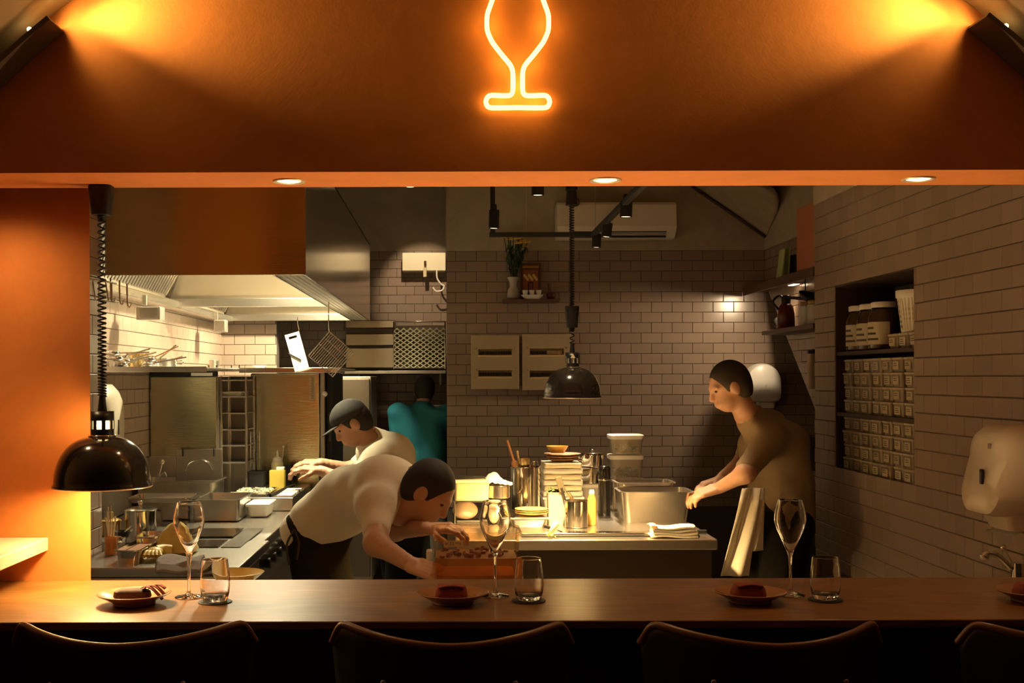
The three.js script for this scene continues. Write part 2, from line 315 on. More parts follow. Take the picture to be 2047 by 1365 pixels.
// ================================================================ bar counter
{
  const b = thing('bar_counter', 'long brown wooden bar counter running along the kitchen opening', 'counter', V(0, 0, 0));
  const zf = 0.55 * F / 486;
  mesh('counter_top', rspan(-2.2, 3.1, BAR - 0.02, BAR, zf, ZP, 0.004), M.wood, b);
  mesh('front_panel', span(-2.2, 3.1, 0.0, BAR - 0.021, zf + 0.22, zf + 0.26), M.darkwood, b);
  mesh('foot_rail', rod(V(-2.1, 0.22, -(zf + 0.16)), V(3.0, 0.22, -(zf + 0.16)), 0.018, 12), M.black, b);
}
{ // light strip behind the back edge of the bar, turned up and towards the opening
  const o = thing('light_strip', 'slim warm light strip fixed behind the back edge of the bar', 'light', V(0.42, BAR - 0.018, -(ZP + 0.012)));
  mesh('strip_profile', rbox(2.2, 0.012, 0.018, 0, -0.003, 0, 0.002), M.steelSoft, o);
  mesh('lamp_strip', rbox(2.18, 0.003, 0.010, 0, 0.004, 0, 0.001), glow(WARM, 6), o);
  area(V(0.42, BAR - 0.011, -(ZP + 0.012)), V(0.42, BAR + 1, -(ZP - 0.35)), 2.16, 0.010, WARM, POWER.lip);
}
solo('side_ledge', 'pale wooden ledge jutting from the orange pier above the bar', 'ledge', rspan(-1.66, -1.10, EYE - 344 * 3.2 / F, EYE - 344 * 3.2 / F + 0.036, 1.6, ZP - 0.001, 0.004), mat([0.66, 0.50, 0.34], 0.45, 0, { map: plasterTex }));

// recessed downlights in the soffit
{
  const ring = lathe([[0.030, 0.0], [0.034, -0.004], [0.041, -0.004], [0.041, 0.0]], 32), lens = lathe([[0, -0.001], [0.030, -0.001]], 24);
  [[-52, 'hidden'], [578, 'above the cooking line end of the bar'], [1210, 'above the middle of the bar'], [1836, 'above the tiled wall end of the bar']].forEach(([px, where]) => {
    const p = at(px, 362, 3.0); p.y = SOF;
    const o = thing('downlight', px < 0 ? 'recessed round soffit downlight above the orange pier' : 'recessed round soffit downlight ' + where, 'light', p, 'downlights in the soffit');
    mesh('trim_ring', ring, mat([0.75, 0.6, 0.45], 0.35, 0.6), o); mesh('lamp_lens', lens, glow(WARM, 9), o);
    spot(p.clone().add(V(0, -0.006, 0)), p.clone().add(V(0, -1, 0.0)), WARM, px < 0 ? POWER.pier : POWER.down, px < 0 ? 1.4 : 1.0, 1, 1.4);
  });
}
// neon wine glass on the front wall
{
  const z = ZL0 - 0.022, q = (x, y) => at(x, y, z);
  const o = thing('neon_sign', 'glowing amber neon outline of a wine glass on the wall', 'sign', V());
  const pts = [[1078, -70], [1077, -35], [1086, 0], [1096, 30], [1096, 60], [1086, 84], [1068, 108], [1050, 130], [1045, 145], [1045, 182], [1053, 191], [1090, 191], [1098, 199], [1098, 207], [1090, 215], [1035, 215]];
  const mir = pts.slice(0, -1).map(([x, y]) => [2070 - x, y]).reverse();
  const all = [...pts, ...mir].map(([x, y]) => q(x, y));
  mesh('neon_tube', tube(all, 0.0058, 260, 10, true, 0.35), glow(lin(1, 0.60, 0.12), 6), o);
  mesh('mounting_clip', [[1096, 45], [974, 45], [1035, 215], [1045, 165]].map(([x, y]) => { const p = q(x, y); return box(0.006, 0.006, 0.022, p.x, p.y, p.z - 0.012); }), M.clear, o);
  for (const [x, y, k] of [[1094, 45, 1], [976, 45, 1], [1062, 118, 0.8], [1008, 118, 0.8], [1035, 165, 1], [1000, 203, 0.9], [1070, 203, 0.9]]) pointL(at(x, y, z - 0.012), AMBER, POWER.neon * k * 0.22, 0.5);
}
// cove lights: curved boards under the vault with a lamp behind their upper end
for (const s of [-1, 1]) {
  const cx = 0.163, cy = 1.04, R = 1.84, X = (a, r) => cx + s * r * Math.sin(a), Y = (a, r) => cy + r * Math.cos(a);
  const o = thing('cove_light', s < 0 ? 'dark cove board with hidden lamp under the vault above the pier' : 'dark cove board with hidden lamp under the vault above the tiled wall', 'light', V(), 'cove lights');
  const a0 = 0.665, a1 = 1.1, n = 10, rings = [];
  for (let i = 0; i <= n; i++) { const a = a0 + (a1 - a0) * i / n; rings.push([[R - 0.052, ZL0 - 0.002], [R - 0.040, ZL0 - 0.002], [R - 0.040, ZL0 - 0.105], [R - 0.052, ZL0 - 0.105]].map(([r, z]) => V(X(a, r), Y(a, r), -z))); }
  mesh('cove_board', loft(rings, 0.4), M.darkwood, o);
  const lampA = rings.length ? a0 + 0.03 : 0, L = (a, r, z) => V(X(a, r), Y(a, r), -z);
  mesh('lamp_strip', rod(L(lampA, R - 0.030, ZL0 - 0.03), L(lampA, R - 0.030, ZL0 - 0.085), 0.006, 10), glow(lin(1, 0.8, 0.35), 5), o);
  const p = L(lampA - 0.022, R - 0.028, ZL0 - 0.075), W2 = lin(1, 0.72, 0.24);
  spot(p, V(p.x - s * 0.8, p.y + 0.06, -(ZL0 + 0.02)), W2, POWER.cove, 0.56, 1, 1.5);
  spot(p, V(p.x - s * 0.5, p.y - 0.12, -(ZL0 - 0.03)), W2, POWER.cove * 0.12, 1.35, 1, 1.5);
}
// ================================================================ heat lamps
function heatLamp(label, px, rimY, z, top, coil, lift = 0) {
  // coil: [photo y where the coiled cord starts, where it ends, turns]; top: [y top, y bottom] of the reel housing
  const base = at(px, rimY, z), o = thing('heat_lamp', label, 'lamp', base), r = 0.125, h = 0.132;
  const prof = []; for (let i = 0; i <= 16; i++) { const a = i / 16 * Math.PI / 2; prof.push([r * 0.985 * Math.pow(Math.cos(a), 0.72) * (1 - 0.0) + 0.0, 0.008 + (h - 0.008) * Math.pow(Math.sin(a), 1.02)]); }
  const cut = prof.filter(([x]) => x > 0.032);
  const outer = [[r, 0], [r + 0.003, 0.003], [r * 0.985, 0.008], ...cut.slice(1), [0.032, h - 0.001]];
  mesh('lamp_shade', lathe([...outer, ...outer.slice().reverse().map(([x, y]) => [Math.max(x - 0.0025, 0.001), y - 0.002]), outer[0]], 56), M.blackGloss, o);
  mesh('shade_lining', lathe(outer.slice(2).map(([x, y]) => [x - 0.004, y - 0.004]), 56), mat([0.75, 0.70, 0.62], 0.35, 0.6), o);
  mesh('shade_rim', new THREE.TorusGeometry(r + 0.001, 0.0018, 8, 56).rotateX(Math.PI / 2), mat([0.75, 0.6, 0.45], 0.3, 0.8), o);
  mesh('neck', [lathe([[0.028, h - 0.002], [0.030, h], [0.030, h + 0.018], [0.028, h + 0.018]], 32), lathe([[0.001, h + 0.064], [0.030, h + 0.064], [0.030, h + 0.040], [0.026, h + 0.040]], 32),
    ...[...Array(8)].map((_, i) => { const a = (i + 0.5) / 8 * Math.PI * 2; return box(0.010, 0.026, 0.003).rotateY(a).translate(Math.sin(a) * 0.0285, h + 0.030, Math.cos(a) * 0.0285); })], M.black, o);
  mesh('collar', lathe([[0.030, h - 0.004], [0.036, h - 0.002], [0.036, h + 0.002], [0.030, h + 0.003]], 32), M.steelShiny, o);
  mesh('bulb', lathe(lift ? [[0, 0.046], [0.020, 0.050], [0.034, 0.064], [0.036, 0.076], [0.026, 0.104], [0.018, 0.124], [0, 0.126]] : [[0, 0.028], [0.022, 0.032], [0.038, 0.048], [0.040, 0.062], [0.030, 0.090], [0.019, 0.112], [0.017, h + 0.05], [0, h + 0.05]], 28), glow(HEAT, 7), o);
  const yOf = (py) => (755 - py) * z / F + EYE - ROLL * (px - CX) * z / F - base.y;
  const y0 = yOf(coil[0]), y1 = yOf(coil[1]);
  mesh('cord_grip', cyl(0.008, 0.012, Math.max(0.02, y1 - (h + 0.064)), 0, (y1 + h + 0.064) / 2, 0, 14), M.rubber, o);
  const cs = [], T = coil[2]; for (let i = 0; i <= T * 12; i++) { const t = i / (T * 12), a = t * T * Math.PI * 2, rr = 0.0095; cs.push(V(Math.cos(a) * rr, y0 + (y1 - y0) * (t * (1.5 - 0.5 * t) ), Math.sin(a) * rr)); }
  mesh('coiled_cord', new THREE.TubeGeometry(new THREE.CatmullRomCurve3(cs), T * 12, 0.0027, 6), M.rubber, o);
  const t0 = yOf(top[0]), t1 = yOf(top[1]);
  mesh('reel_housing', [stack([[0.046, 0.046, 0.012, t1], [0.060, 0.060, 0.014, t0 - 0.006], [0.056, 0.056, 0.013, t0]]), cyl(0.012, 0.009, 0.02, 0, t1 - 0.008, 0, 14)], M.blackMatt, o);
  return { o, base, h, yOf };
}
{
  const z = 3.07, L = heatLamp('black dome heat lamp hanging low over the bar in front of the orange pier', 205, 972, z, [371, 430], [430, 792, 38]);
  mesh('housing_bracket', box(0.03, 0.012, 0.03, 0, L.yOf(370), 0), M.steelSoft, L.o);
  pointL(L.base.clone().add(V(0, 0.045, 0)), HEAT, POWER.heatBar, 1.6);
  spot(L.base.clone().add(V(0, 0.055, 0)), L.base.clone().add(V(0, -1, 0)), HEAT, POWER.heatBar * 0.9, 1.1, 1, 1.6);
  pointL(L.base.clone().add(V(0, L.h + 0.03, 0)), HEAT, POWER.slots, 0.7);
}
{
  const z = 5.1, L = heatLamp('black dome heat lamp hanging over the island worktop', 1144, 795, z, [612, 655], [656, 688, 3], 1);
  // above its housing the cord goes on to a hook at the ceiling
  const cs = [], y0 = L.yOf(410), y1 = L.yOf(613), T = 40;
  for (let i = 0; i <= T * 10; i++) { const t = i / (T * 10), a = t * T * Math.PI * 2; cs.push(V(Math.cos(a) * 0.009, y0 + (y1 - y0) * t, Math.sin(a) * 0.009)); }
  mesh('coiled_cord', new THREE.TubeGeometry(new THREE.CatmullRomCurve3(cs), T * 10, 0.0032, 6), M.rubber, L.o);
  mesh('ceiling_hook', [cyl(0.020, 0.026, 0.08, 0, L.yOf(392), 0, 14), cyl(0.026, 0.026, 0.03, 0, L.yOf(374), 0, 14), tube([V(0.01, L.yOf(396), 0), V(0.03, L.yOf(400), 0.01), V(0.028, L.yOf(410), 0), V(0.004, L.yOf(412), 0)], 0.003, 20, 6), cyl(0.006, 0.006, 3.3 - L.base.y - L.yOf(374), 0, (3.3 - L.base.y + L.yOf(374)) / 2, 0, 8)], M.blackMatt, L.o);
  mesh('warning_tag', new THREE.ExtrudeGeometry(new THREE.Shape([new THREE.Vector2(-0.011, 0), new THREE.Vector2(0.011, 0), new THREE.Vector2(0, 0.019)]), { depth: 0.001, bevelEnabled: false }).translate(0, 0.172, 0.033), mat([0.8, 0.65, 0.35], 0.5), L.o);
  pointL(L.base.clone().add(V(0, 0.06, 0)), HEAT, POWER.heatIsland * 0.05, 1.6);
  spot(L.base.clone().add(V(0, 0.052, 0)), L.base.clone().add(V(0, -1, 0)), HEAT, POWER.heatIsland, 1.08, 1, 1.4);
}
// ================================================================ track lighting over the island
{
  const zb = 7.0, y = at(1090, 469, zb).y, xl = at(985, 469, zb).x, xr = at(1186, 469, zb).x, zf = 4.6;
  const o = thing('track_rail', 'black square track rail frame hanging under the kitchen ceiling', 'rail', V());
  mesh('rail_bar', rbox(xr - xl + 0.04, 0.028, 0.03, (xl + xr) / 2, y, -zb), M.blackMatt, o);
  mesh('drop_rod', rbox(0.028, 3.3 - y, 0.028, xl, (3.3 + y) / 2, -zb, 0.003), M.blackMatt, o);
  mesh('rail_bar', rbox(0.03, 0.028, zb - zf, xr, y, -(zb + zf) / 2), M.blackMatt, o);
  for (const [x, z] of [[xl + 0.2, 7.0], [xr, 6.9], [xr, 4.8]]) mesh('suspension_wire', cyl(0.002, 0.002, 3.3 - y, x, (3.3 + y) / 2, -z, 6), M.steelSoft, o);
  const spots = [ // lamp face pixel, body pixel above, depth, where
    [987, 457, 988, 420, 6.9, 'black cylinder track spotlight at the end of the rail above the flowers', 0.03, [-0.15, 0, -8.6], 1],
    [1075, 391, 1075, 350, 4.75, 'black cylinder spotlight hanging high between the rails', 0.0255, [0.3, 0.9, -6.0], 1],
    [1192, 495, 1193, 468, 6.95, 'black cylinder track spotlight hanging lowest beside the air conditioner', 0.027, [0.92, 0.95, -6.1], 1],
    [1212, 474, 1215, 446, 6.45, 'black tilted cylinder track spotlight in the middle of the diagonal rail', 0.027, [0.62, 0.95, -5.95], 1],
    [1251, 434, 1252, 402, 5.75, 'black cylinder track spotlight on the near end of the diagonal rail', 0.030, [1.02, 0.95, -5.5], 1],
  ];
  for (const [fx, fy, bx, by, z, label, r, aim, kind] of spots) {
    const a = at(fx, fy, z), b = at(bx, by, z), d = b.clone().sub(a).normalize(), s = thing('track_spotlight', label, 'spotlight', a, 'track spotlights');
    const Q = new THREE.Quaternion().setFromUnitVectors(V(0, 1, 0), d), l = a.distanceTo(b);
    mesh('lamp_body', lathe([[r - 0.003, 0.006], [r - 0.003, 0], [r, 0], [r, l], [0, l]], 24).applyQuaternion(Q), M.blackMatt, s);
    mesh('lamp_lens', lathe([[0, 0.004], [r - 0.003, 0.004]], 20).applyQuaternion(Q), glow(SOFT, 2.5), s);
    const top = d.clone().multiplyScalar(l), railY = (kind === 1 && fx === 1075 ? 3.3 : y) - a.y - 0.014;
    mesh('stem', rod(top, V(top.x, Math.max(railY, top.y + 0.02), top.z), 0.005, 8), M.blackMatt, s);
    mesh('adapter', rbox(0.028, 0.05, 0.034, top.x, Math.max(railY, top.y + 0.02) - 0.012, top.z), M.blackMatt, s);
    spot(a.clone().add(V(0, -0.004, 0)), fx > 1100 ? V(...aim) : a.clone().add(d.clone().multiplyScalar(-1)), SOFT, fx > 1100 ? POWER.rail : POWER.track, fx === 1075 ? 0.75 : 0.36, 0.9, 1.2);
  }
}

// ================================================================ extraction hood
const HY = 2.02, HX = -0.585, HL = -1.40, HZ = 4.77, HT = 2.58, HM = 6.9, HE = 8.6;
{
  const o = thing('extraction_hood', 'large stainless steel extraction hood over the cooking line', 'hood', V());
  const GL = WL + 0.012;
  mesh('front_panel', rspan(HL, HX, HY, HT, HZ, HZ + 0.012, 0.002), M.brushed, o);
  mesh('side_panel', rspan(HX - 0.012, HX, HY, HT, HZ + 0.012, HE, 0.002), mat([0.55, 0.50, 0.44], 0.16, 1), o);
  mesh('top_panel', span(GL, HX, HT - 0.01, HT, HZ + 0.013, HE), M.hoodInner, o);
  // perforated gutter lip along the open side
  const lip = [], x0 = HX - 0.012, x1 = HX - 0.135, n = 5, zs = HZ + 0.02;
  for (let i = 0; i <= n; i++) lip.push(span(x0 + (x1 - x0) * i / n - 0.005, x0 + (x1 - x0) * i / n + 0.005, HY + 0.004, HY + 0.008, zs, HE));
  for (let r = 0; r < n; r++) for (let k = 0; k < 76; k++) { const z = zs + 0.02 + k * 0.05 + (r % 2) * 0.025, xa = x0 + (x1 - x0) * r / n, xb = x0 + (x1 - x0) * (r + 1) / n; lip.push(span(Math.min(xa, xb), Math.max(xa, xb), HY + 0.004, HY + 0.008, z, z + 0.018)); }
  mesh('perforated_gutter', lip, M.steelSoft, o);
  mesh('gutter_trough', span(HX - 0.135, HX - 0.012, HY + 0.03, HY + 0.035, zs, HE), M.blackMatt, o);
  mesh('gutter_edge', rspan(HX - 0.14, HX - 0.132, HY, HY + 0.05, zs, HE, 0.002), M.steel, o);
  // two bays, each with a sloping back plate, a filter bank of baffles and a lamp
  for (const [za, zb] of [[HZ + 0.02, HM], [HM + 0.04, HE]]) {
    const g = (pts) => loft([pts.map(([x, y, z]) => V(x, y, -z)), pts.map(([x, y, z]) => V(x, y + 0.004, -z - 0.002))], 0.3);
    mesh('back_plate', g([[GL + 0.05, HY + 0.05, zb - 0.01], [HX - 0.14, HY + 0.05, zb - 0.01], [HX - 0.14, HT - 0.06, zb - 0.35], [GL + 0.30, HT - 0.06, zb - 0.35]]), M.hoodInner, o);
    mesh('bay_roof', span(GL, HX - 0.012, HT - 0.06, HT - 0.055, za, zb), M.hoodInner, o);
    mesh('cross_gutter', [rspan(GL, HX - 0.13, HY, HY + 0.05, zb - 0.03, zb + 0.02, 0.003)], M.steel, o);
    mesh('wall_gutter', rspan(GL, GL + 0.10, HY - 0.01, HY + 0.035, za, zb, 0.004), M.steel, o);
    const c = Math.floor((zb - za - 0.4) / 0.05);
    for (let i = 0; i < c; i++) { const z = za + 0.06 + i * 0.05; mesh('baffle', bar(V(GL + 0.10, HY + 0.045, -z), V(GL + 0.34, HT - 0.08, -z), 0.03, 0.012), M.steel, o); }
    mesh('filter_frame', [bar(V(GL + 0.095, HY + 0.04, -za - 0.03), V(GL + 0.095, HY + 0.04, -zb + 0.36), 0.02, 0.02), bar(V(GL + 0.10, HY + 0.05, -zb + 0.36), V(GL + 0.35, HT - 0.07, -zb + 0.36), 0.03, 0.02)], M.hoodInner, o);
    const p = V(-0.88, HT - 0.085, -(zb - 0.62));
    mesh('lamp_housing', rbox(0.30, 0.03, 0.12, p.x, p.y + 0.012, p.z), M.white, o);
    mesh('lamp_diffuser', rbox(0.28, 0.012, 0.10, p.x, p.y - 0.008, p.z), glow(lin(1, 0.88, 0.62), 5), o);
    area(p.clone().add(V(0, -0.017, 0)), p.clone().add(V(0, -1, 0)), 0.26, 0.09, lin(1, 0.88, 0.56), POWER.hood * (za < 5 ? 1 : 1.25));
  }
}
// boxes under the wall gutter
for (const [x0, x1, y0, y1, z, l] of [[277, 325, 614, 640, 6.0, 'grey metal junction box under the hood gutter above the ladles'], [430, 453, 640, 664, 7.9, 'small grey metal junction box in the tiled corner under the hood']]) {
  const a = at(x0, y0, z), b = at(x1, y1, z), o = thing('junction_box', l, 'box', V((a.x + b.x) / 2, (a.y + b.y) / 2, -z), 'boxes under the hood');
  mesh('casing', rbox(b.x - a.x, a.y - b.y, 0.10, 0, 0, 0, 0.004), M.steelSoft, o);
  mesh('cover', rbox((b.x - a.x) * 0.78, (a.y - b.y) * 0.8, 0.008, 0.004, 0.002, 0.054, 0.002), M.steel, o);
  mesh('bracket', box(0.02, 0.05, 0.02, -0.03, 0.07, 0), M.steelSoft, o);
}
// utensil rail with hooks near the stub wall
{
  const z = 4.7, o = thing('utensil_rail', 'wire utensil rail with hooks under the hood front', 'rail', V());
  const a = at(168, 556, 4.5), b = at(232, 566, 4.74), c = at(168, 597, 4.5), d = at(236, 604, 4.74);
  mesh('rail_bar', [rod(a, b, 0.004, 8), rod(c, d, 0.004, 8)], M.steelShiny, o);
  for (let i = 0; i < 5; i++) { const t = i / 5 + 0.06; mesh('strut', rod(a.clone().lerp(b, t), c.clone().lerp(d, t - 0.05 + (i % 2) * 0.1), 0.003, 6), M.steelShiny, o); }
  for (const [x, y] of [[221, 556], [239, 560], [254, 566]]) { const p = at(x, y, z), q = at(x + 1, y + 42, z); mesh('hook', tube([p, at(x, y + 20, z), q, at(x + 5, y + 48, z), at(x + 10, y + 40, z)], 0.0035, 24, 6), M.steelShiny, o); }
}
// ================================================================ cooking line
const CT = 0.9085, CX0 = -0.80;
{
  const o = thing('cooking_counter', 'long stainless steel cooking counter along the tiled side wall', 'counter', V());
  mesh('worktop', rspan(-1.395, -0.775, CT - 0.04, CT, 4.31, 5.02, 0.006), M.steel, o);
  mesh('worktop', rspan(WL + 0.008, CX0, CT - 0.05, CT - 0.005, 5.03, 8.3, 0.006), M.steel, o);
  mesh('front_fascia', span(-1.395, -0.78, 0.55, CT - 0.041, 4.315, 4.33), mat([0.60, 0.52, 0.42], 0.55, 1), o);
  mesh('cabinet_body', span(-1.395, -0.86, 0.08, CT - 0.055, 4.35, 8.3), mat([0.35, 0.31, 0.27], 0.4, 1), o);
  mesh('side_fascia', span(-0.86, -0.82, 0.70, CT - 0.06, 5.03, 8.3), M.steel, o);
  for (let i = 0; i < 5; i++) mesh('control_knob', cyl(0.022, 0.025, 0.03, 0, 0, 0, 16).rotateZ(Math.PI / 2).translate(-0.805, 0.79, -5.15 - i * 0.17), M.black, o);
  mesh('splash_plate', span(WL + 0.007, WL + 0.019, CT, CT + 0.30, 4.78, 6.2), M.steelSoft, o);
}
{ // induction hob let into the counter
  const y = CT + 0.001;
  const o = thing('induction_hob', 'black glass induction hob with two panels set in the steel counter', 'hob', V());
  for (const [z0, z1] of [[4.80, 5.02], [5.12, 5.40]]) mesh('glass_panel', rspan(-1.30, -0.95, y, y + 0.004, z0, z1, 0.002), mat([0.02, 0.017, 0.014], 0.08), o);
  mesh('control_strip', rspan(-0.94, -0.86, y, y + 0.003, 4.80, 5.40, 0.002), mat([0.2, 0.18, 0.15], 0.25, 0.5), o);
}
const cbase = (py, y = CT) => (EYE - y) * F / (py - CY);          // depth at which a point of that height shows at photo row py
function pot(name, label, px, pyBase, w, hPx, m, opts = {}) {    // a round pot standing on the worktop
  const z = opts.z ?? cbase(pyBase, opts.y ?? CT), r = mm(w, z) / 2, h = mm(hPx, z), c = at(px, pyBase, z); c.y = opts.y ?? CT;
  const o = thing(name, label, opts.cat ?? 'pot', c, opts.group);
  mesh('pot_body', lathe([[0, 0.002], [r * 0.94, 0], [r, 0.006], [r, h - 0.004], [r + 0.004, h], [r + 0.001, h + 0.002], [r - 0.002, h], [r - 0.003, 0.008], [0, 0.006]], 36), m, o);
  if (opts.lid) { mesh('lid', lathe([[0, h + 0.016], [r * 0.5, h + 0.014], [r + 0.005, h + 0.004], [r + 0.005, h + 0.001], [0, h + 0.001]], 36), m, o); mesh('lid_knob', lathe([[0, h + 0.04], [0.012, h + 0.038], [0.008, h + 0.022], [0.006, h + 0.014]], 16), m, o); }
  if (opts.handle) mesh('handle', [tube([V(r, h * 0.75, 0), V(r + 0.03, h * 0.78, 0), V(r + 0.03, h * 0.5, 0), V(r, h * 0.5, 0)], 0.004, 20, 6)], m, o);
  return { o, r, h, c, z };
}
pot('stock_pot', 'tall shiny steel pot with lid on the cooking counter behind the spice trays', 281, 1079, 62, 64, M.steelShiny, { z: 4.98, lid: true });
pot('spice_tin', 'small golden tin beside the tiled stub wall', 222, 1045, 38, 30, mat([0.75, 0.48, 0.16], 0.25, 1), { z: 4.95, lid: true, cat: 'tin', y: CT + 0.03 });
{ // jar of orange spice with skewers
  const z = 4.62, c = at(222, 1096, z); c.y = CT; const o = thing('spice_jar', 'clear jar of orange spice with skewers by the stub wall', 'jar', c);
  const r = 0.026, h = 0.115;
  mesh('jar_glass', lathe([[0, 0.0], [r, 0.001], [r, h], [r - 0.002, h], [r - 0.002, 0.004], [0, 0.004]], 28), M.clear, o);
  mesh('spice', lathe([[0, 0.005], [r - 0.003, 0.005], [r - 0.003, h * 0.62], [0, h * 0.66]], 24), mat([0.62, 0.25, 0.06], 0.9), o);
  for (let i = 0; i < 7; i++) { const a = i * 0.9; mesh('skewer', rod(V(Math.cos(a) * 0.008, 0.05, Math.sin(a) * 0.008), V(Math.cos(a) * 0.02, 0.15 + 0.02 * (i % 3), Math.sin(a) * 0.02), 0.0018, 6), mat([0.75, 0.62, 0.4], 0.7), o); }
}
function tray(name, label, x0, x1, pyBack, pyFront, h, m, opts = {}) {   // an open rectangular pan placed by the rows its foot shows at
  const y = opts.y ?? CT, zf = cbase(pyFront, y), zb = opts.zb ?? cbase(pyBack, y), a = at(x0, pyFront, zf), b = at(x1, pyFront, zf), w = b.x - a.x, d = zb - zf;
  const o = thing(name, label, opts.cat ?? 'pan', V((a.x + b.x) / 2, y, -(zf + zb) / 2), opts.group, opts.turn ?? 0);
  mesh('pan_body', pan(w - 0.02, d - 0.02, h, opts.taper ?? 0.012, opts.rim ?? 0.008, opts.r ?? 0.018), m, o);
  if (opts.fill) mesh('contents', stack([[w - 0.045, d - 0.045, 0.015, 0.006], [w - 0.035, d - 0.035, 0.015, h * 0.7]]), opts.fill, o);
  return { o, w, d, zf, zb };
}
tray('spice_tray', 'small square steel tray of brown seasoning at the near counter edge', 224, 282, 1100, 1127, 0.05, M.steelShiny, { fill: mat([0.30, 0.12, 0.04], 0.9), cat: 'tray' });
tray('glove_tray', 'square steel tray holding yellow gloves beside the stock pot', 262, 318, 1087, 1100, 0.055, M.steelShiny, { cat: 'tray' });
{ // whisks and spoons lying across the trays
  const o = thing('utensil_bundle', 'bundle of dark spoons and whisk heads lying above the spice tray', 'utensils', V());
  for (const [x, y, x2, y2] of [[240, 1072, 262, 1052], [236, 1076, 258, 1064], [246, 1074, 266, 1058], [238, 1080, 256, 1056]]) mesh('spoon', [rod(at(x, y, 4.7), at(x2, y2, 4.74), 0.003, 6), sph(0.013, ...at(x, y, 4.7).toArray(), 1, 0.6, 1.3, 10)], M.steelShiny, o);
  const c = at(244, 1086, 4.72); mesh('bowl', lathe([[0, 0], [0.022, 0.002], [0.036, 0.03], [0.034, 0.03], [0.02, 0.006], [0, 0.004]], 24).translate(c.x, CT + 0.051, c.z), M.blackMatt, o);
}
{ // cloths at the near end
  const yel = mat([0.72, 0.53, 0.16], 0.95, 0, { bumpMap: clothBump, bumpScale: 0.001 }), grey = mat([0.25, 0.20, 0.18], 0.95, 0, { bumpMap: clothBump, bumpScale: 0.001 });
  const a = at(352, 1090, 4.66); a.y = CT;
  solo('yellow_cloth', 'crumpled yellow kitchen cloth heaped on the counter behind the wine glass', 'cloth', cloth(0.15, 0.13, (u, v, w, d) => { const e = Math.sin(Math.PI * u) * Math.sin(Math.PI * v); return V((u - 0.5) * w, 0.010 + 0.105 * Math.pow(Math.max(0, e), 0.55) + 0.014 * noise.noise(u * 5, v * 5, 1) * Math.min(1, e * 4), (0.5 - v) * d); }, 0.004, 30, 26), yel, a);
  const g = at(309, 1108, 4.50); g.y = CT + 0.009;
  const glove = thing('rubber_glove', 'yellow rubber glove lying beside the spice tray', 'glove', g);
  mesh('palm', sph(0.032, 0, 0.02, 0, 1, 0.6, 1.15, 16), mat([0.72, 0.50, 0.10], 0.5), glove);
  for (let i = 0; i < 5; i++) mesh('finger', tube([V(-0.015 + i * 0.009, 0.022, 0.02), V(-0.02 + i * 0.013, 0.026, 0.05), V(-0.022 + i * 0.016, 0.014, 0.075)], 0.008, 8, 8), mat([0.72, 0.50, 0.10], 0.5), glove);
  mesh('cuff', tube([V(0, 0.02, -0.02), V(0.02, 0.02, -0.05), V(0.05, 0.016, -0.06)], 0.022, 10, 12), mat([0.72, 0.50, 0.10], 0.5), glove);
  const f = at(360, 1120, 4.39); f.y = CT;
  solo('grey_cloth', 'folded grey cloth hanging over the near counter edge', 'cloth', cloth(0.165, 0.2, (u, v, w, d) => { const t = v * d, edge = 0.128, x = (u - 0.5) * w + 0.02 * v; return t < edge ? V(x, 0.014 + 0.006 * Math.sin(u * 7 + v * 4) + 0.012 * (1 - v), -0.04 + t) : V(x, 0.014 - (t - edge) * 0.28 + 0.004 * Math.sin(u * 9), -0.04 + edge + (t - edge) * 0.55); }, 0.012, 22, 20), grey, f);
  const sc = thing('service_cabinet', 'low dark cabinet on the kitchen side of the bar beside the pier', 'cabinet', V()); mesh('cabinet_body', span(-1.36, -0.52, 0.02, 0.885, 3.57, 4.05), mat([0.12, 0.10, 0.08], 0.5, 0.6), sc); mesh('cabinet_top', rspan(-1.37, -0.51, 0.885, 0.905, 3.565, 4.06, 0.004), M.steelSoft, sc);
  const q = at(472, 1152, 3.95);
  solo('yellow_bowl', 'shallow yellow bowl rim behind the bar tumbler below the heat lamp', 'bowl', lathe([[0, 0], [0.04, 0], [0.095, 0.044], [0.092, 0.045], [0.04, 0.004], [0, 0.004]], 40), mat([0.68, 0.46, 0.13], 0.35), V(q.x, 0.9055, q.z));
}
{ // gastronorm pans and trays further along
  tray('gastronorm_pan', 'deep stainless steel pan standing behind the induction hob', 386, 482, 1016, 1040, 0.10, M.steel, { zb: 6.08 });
  tray('gastronorm_pan', 'stainless steel pan between the lidded pot and the deep pan', 312, 384, 1016, 1038, 0.085, M.steel, { zb: 6.05 });
  const p = at(328, 994, 5.72); const ft = thing('flat_tray', 'flat steel tray resting across the pans behind the stock pot', 'tray', V(p.x, CT + 0.1, p.z)); mesh('tray_body', pan(0.30, 0.24, 0.02, 0.01, 0.008, 0.02), M.steelShiny, ft);
  const b = tray('white_box', 'low white lidded box at the end of the deep steel pan', 490, 538, 1021, 1032, 0.05, M.white, { cat: 'box' });
  mesh('lid', rbox(b.w, 0.012, b.d, 0, 0.058, 0, 0.004), M.white, b.o);
}
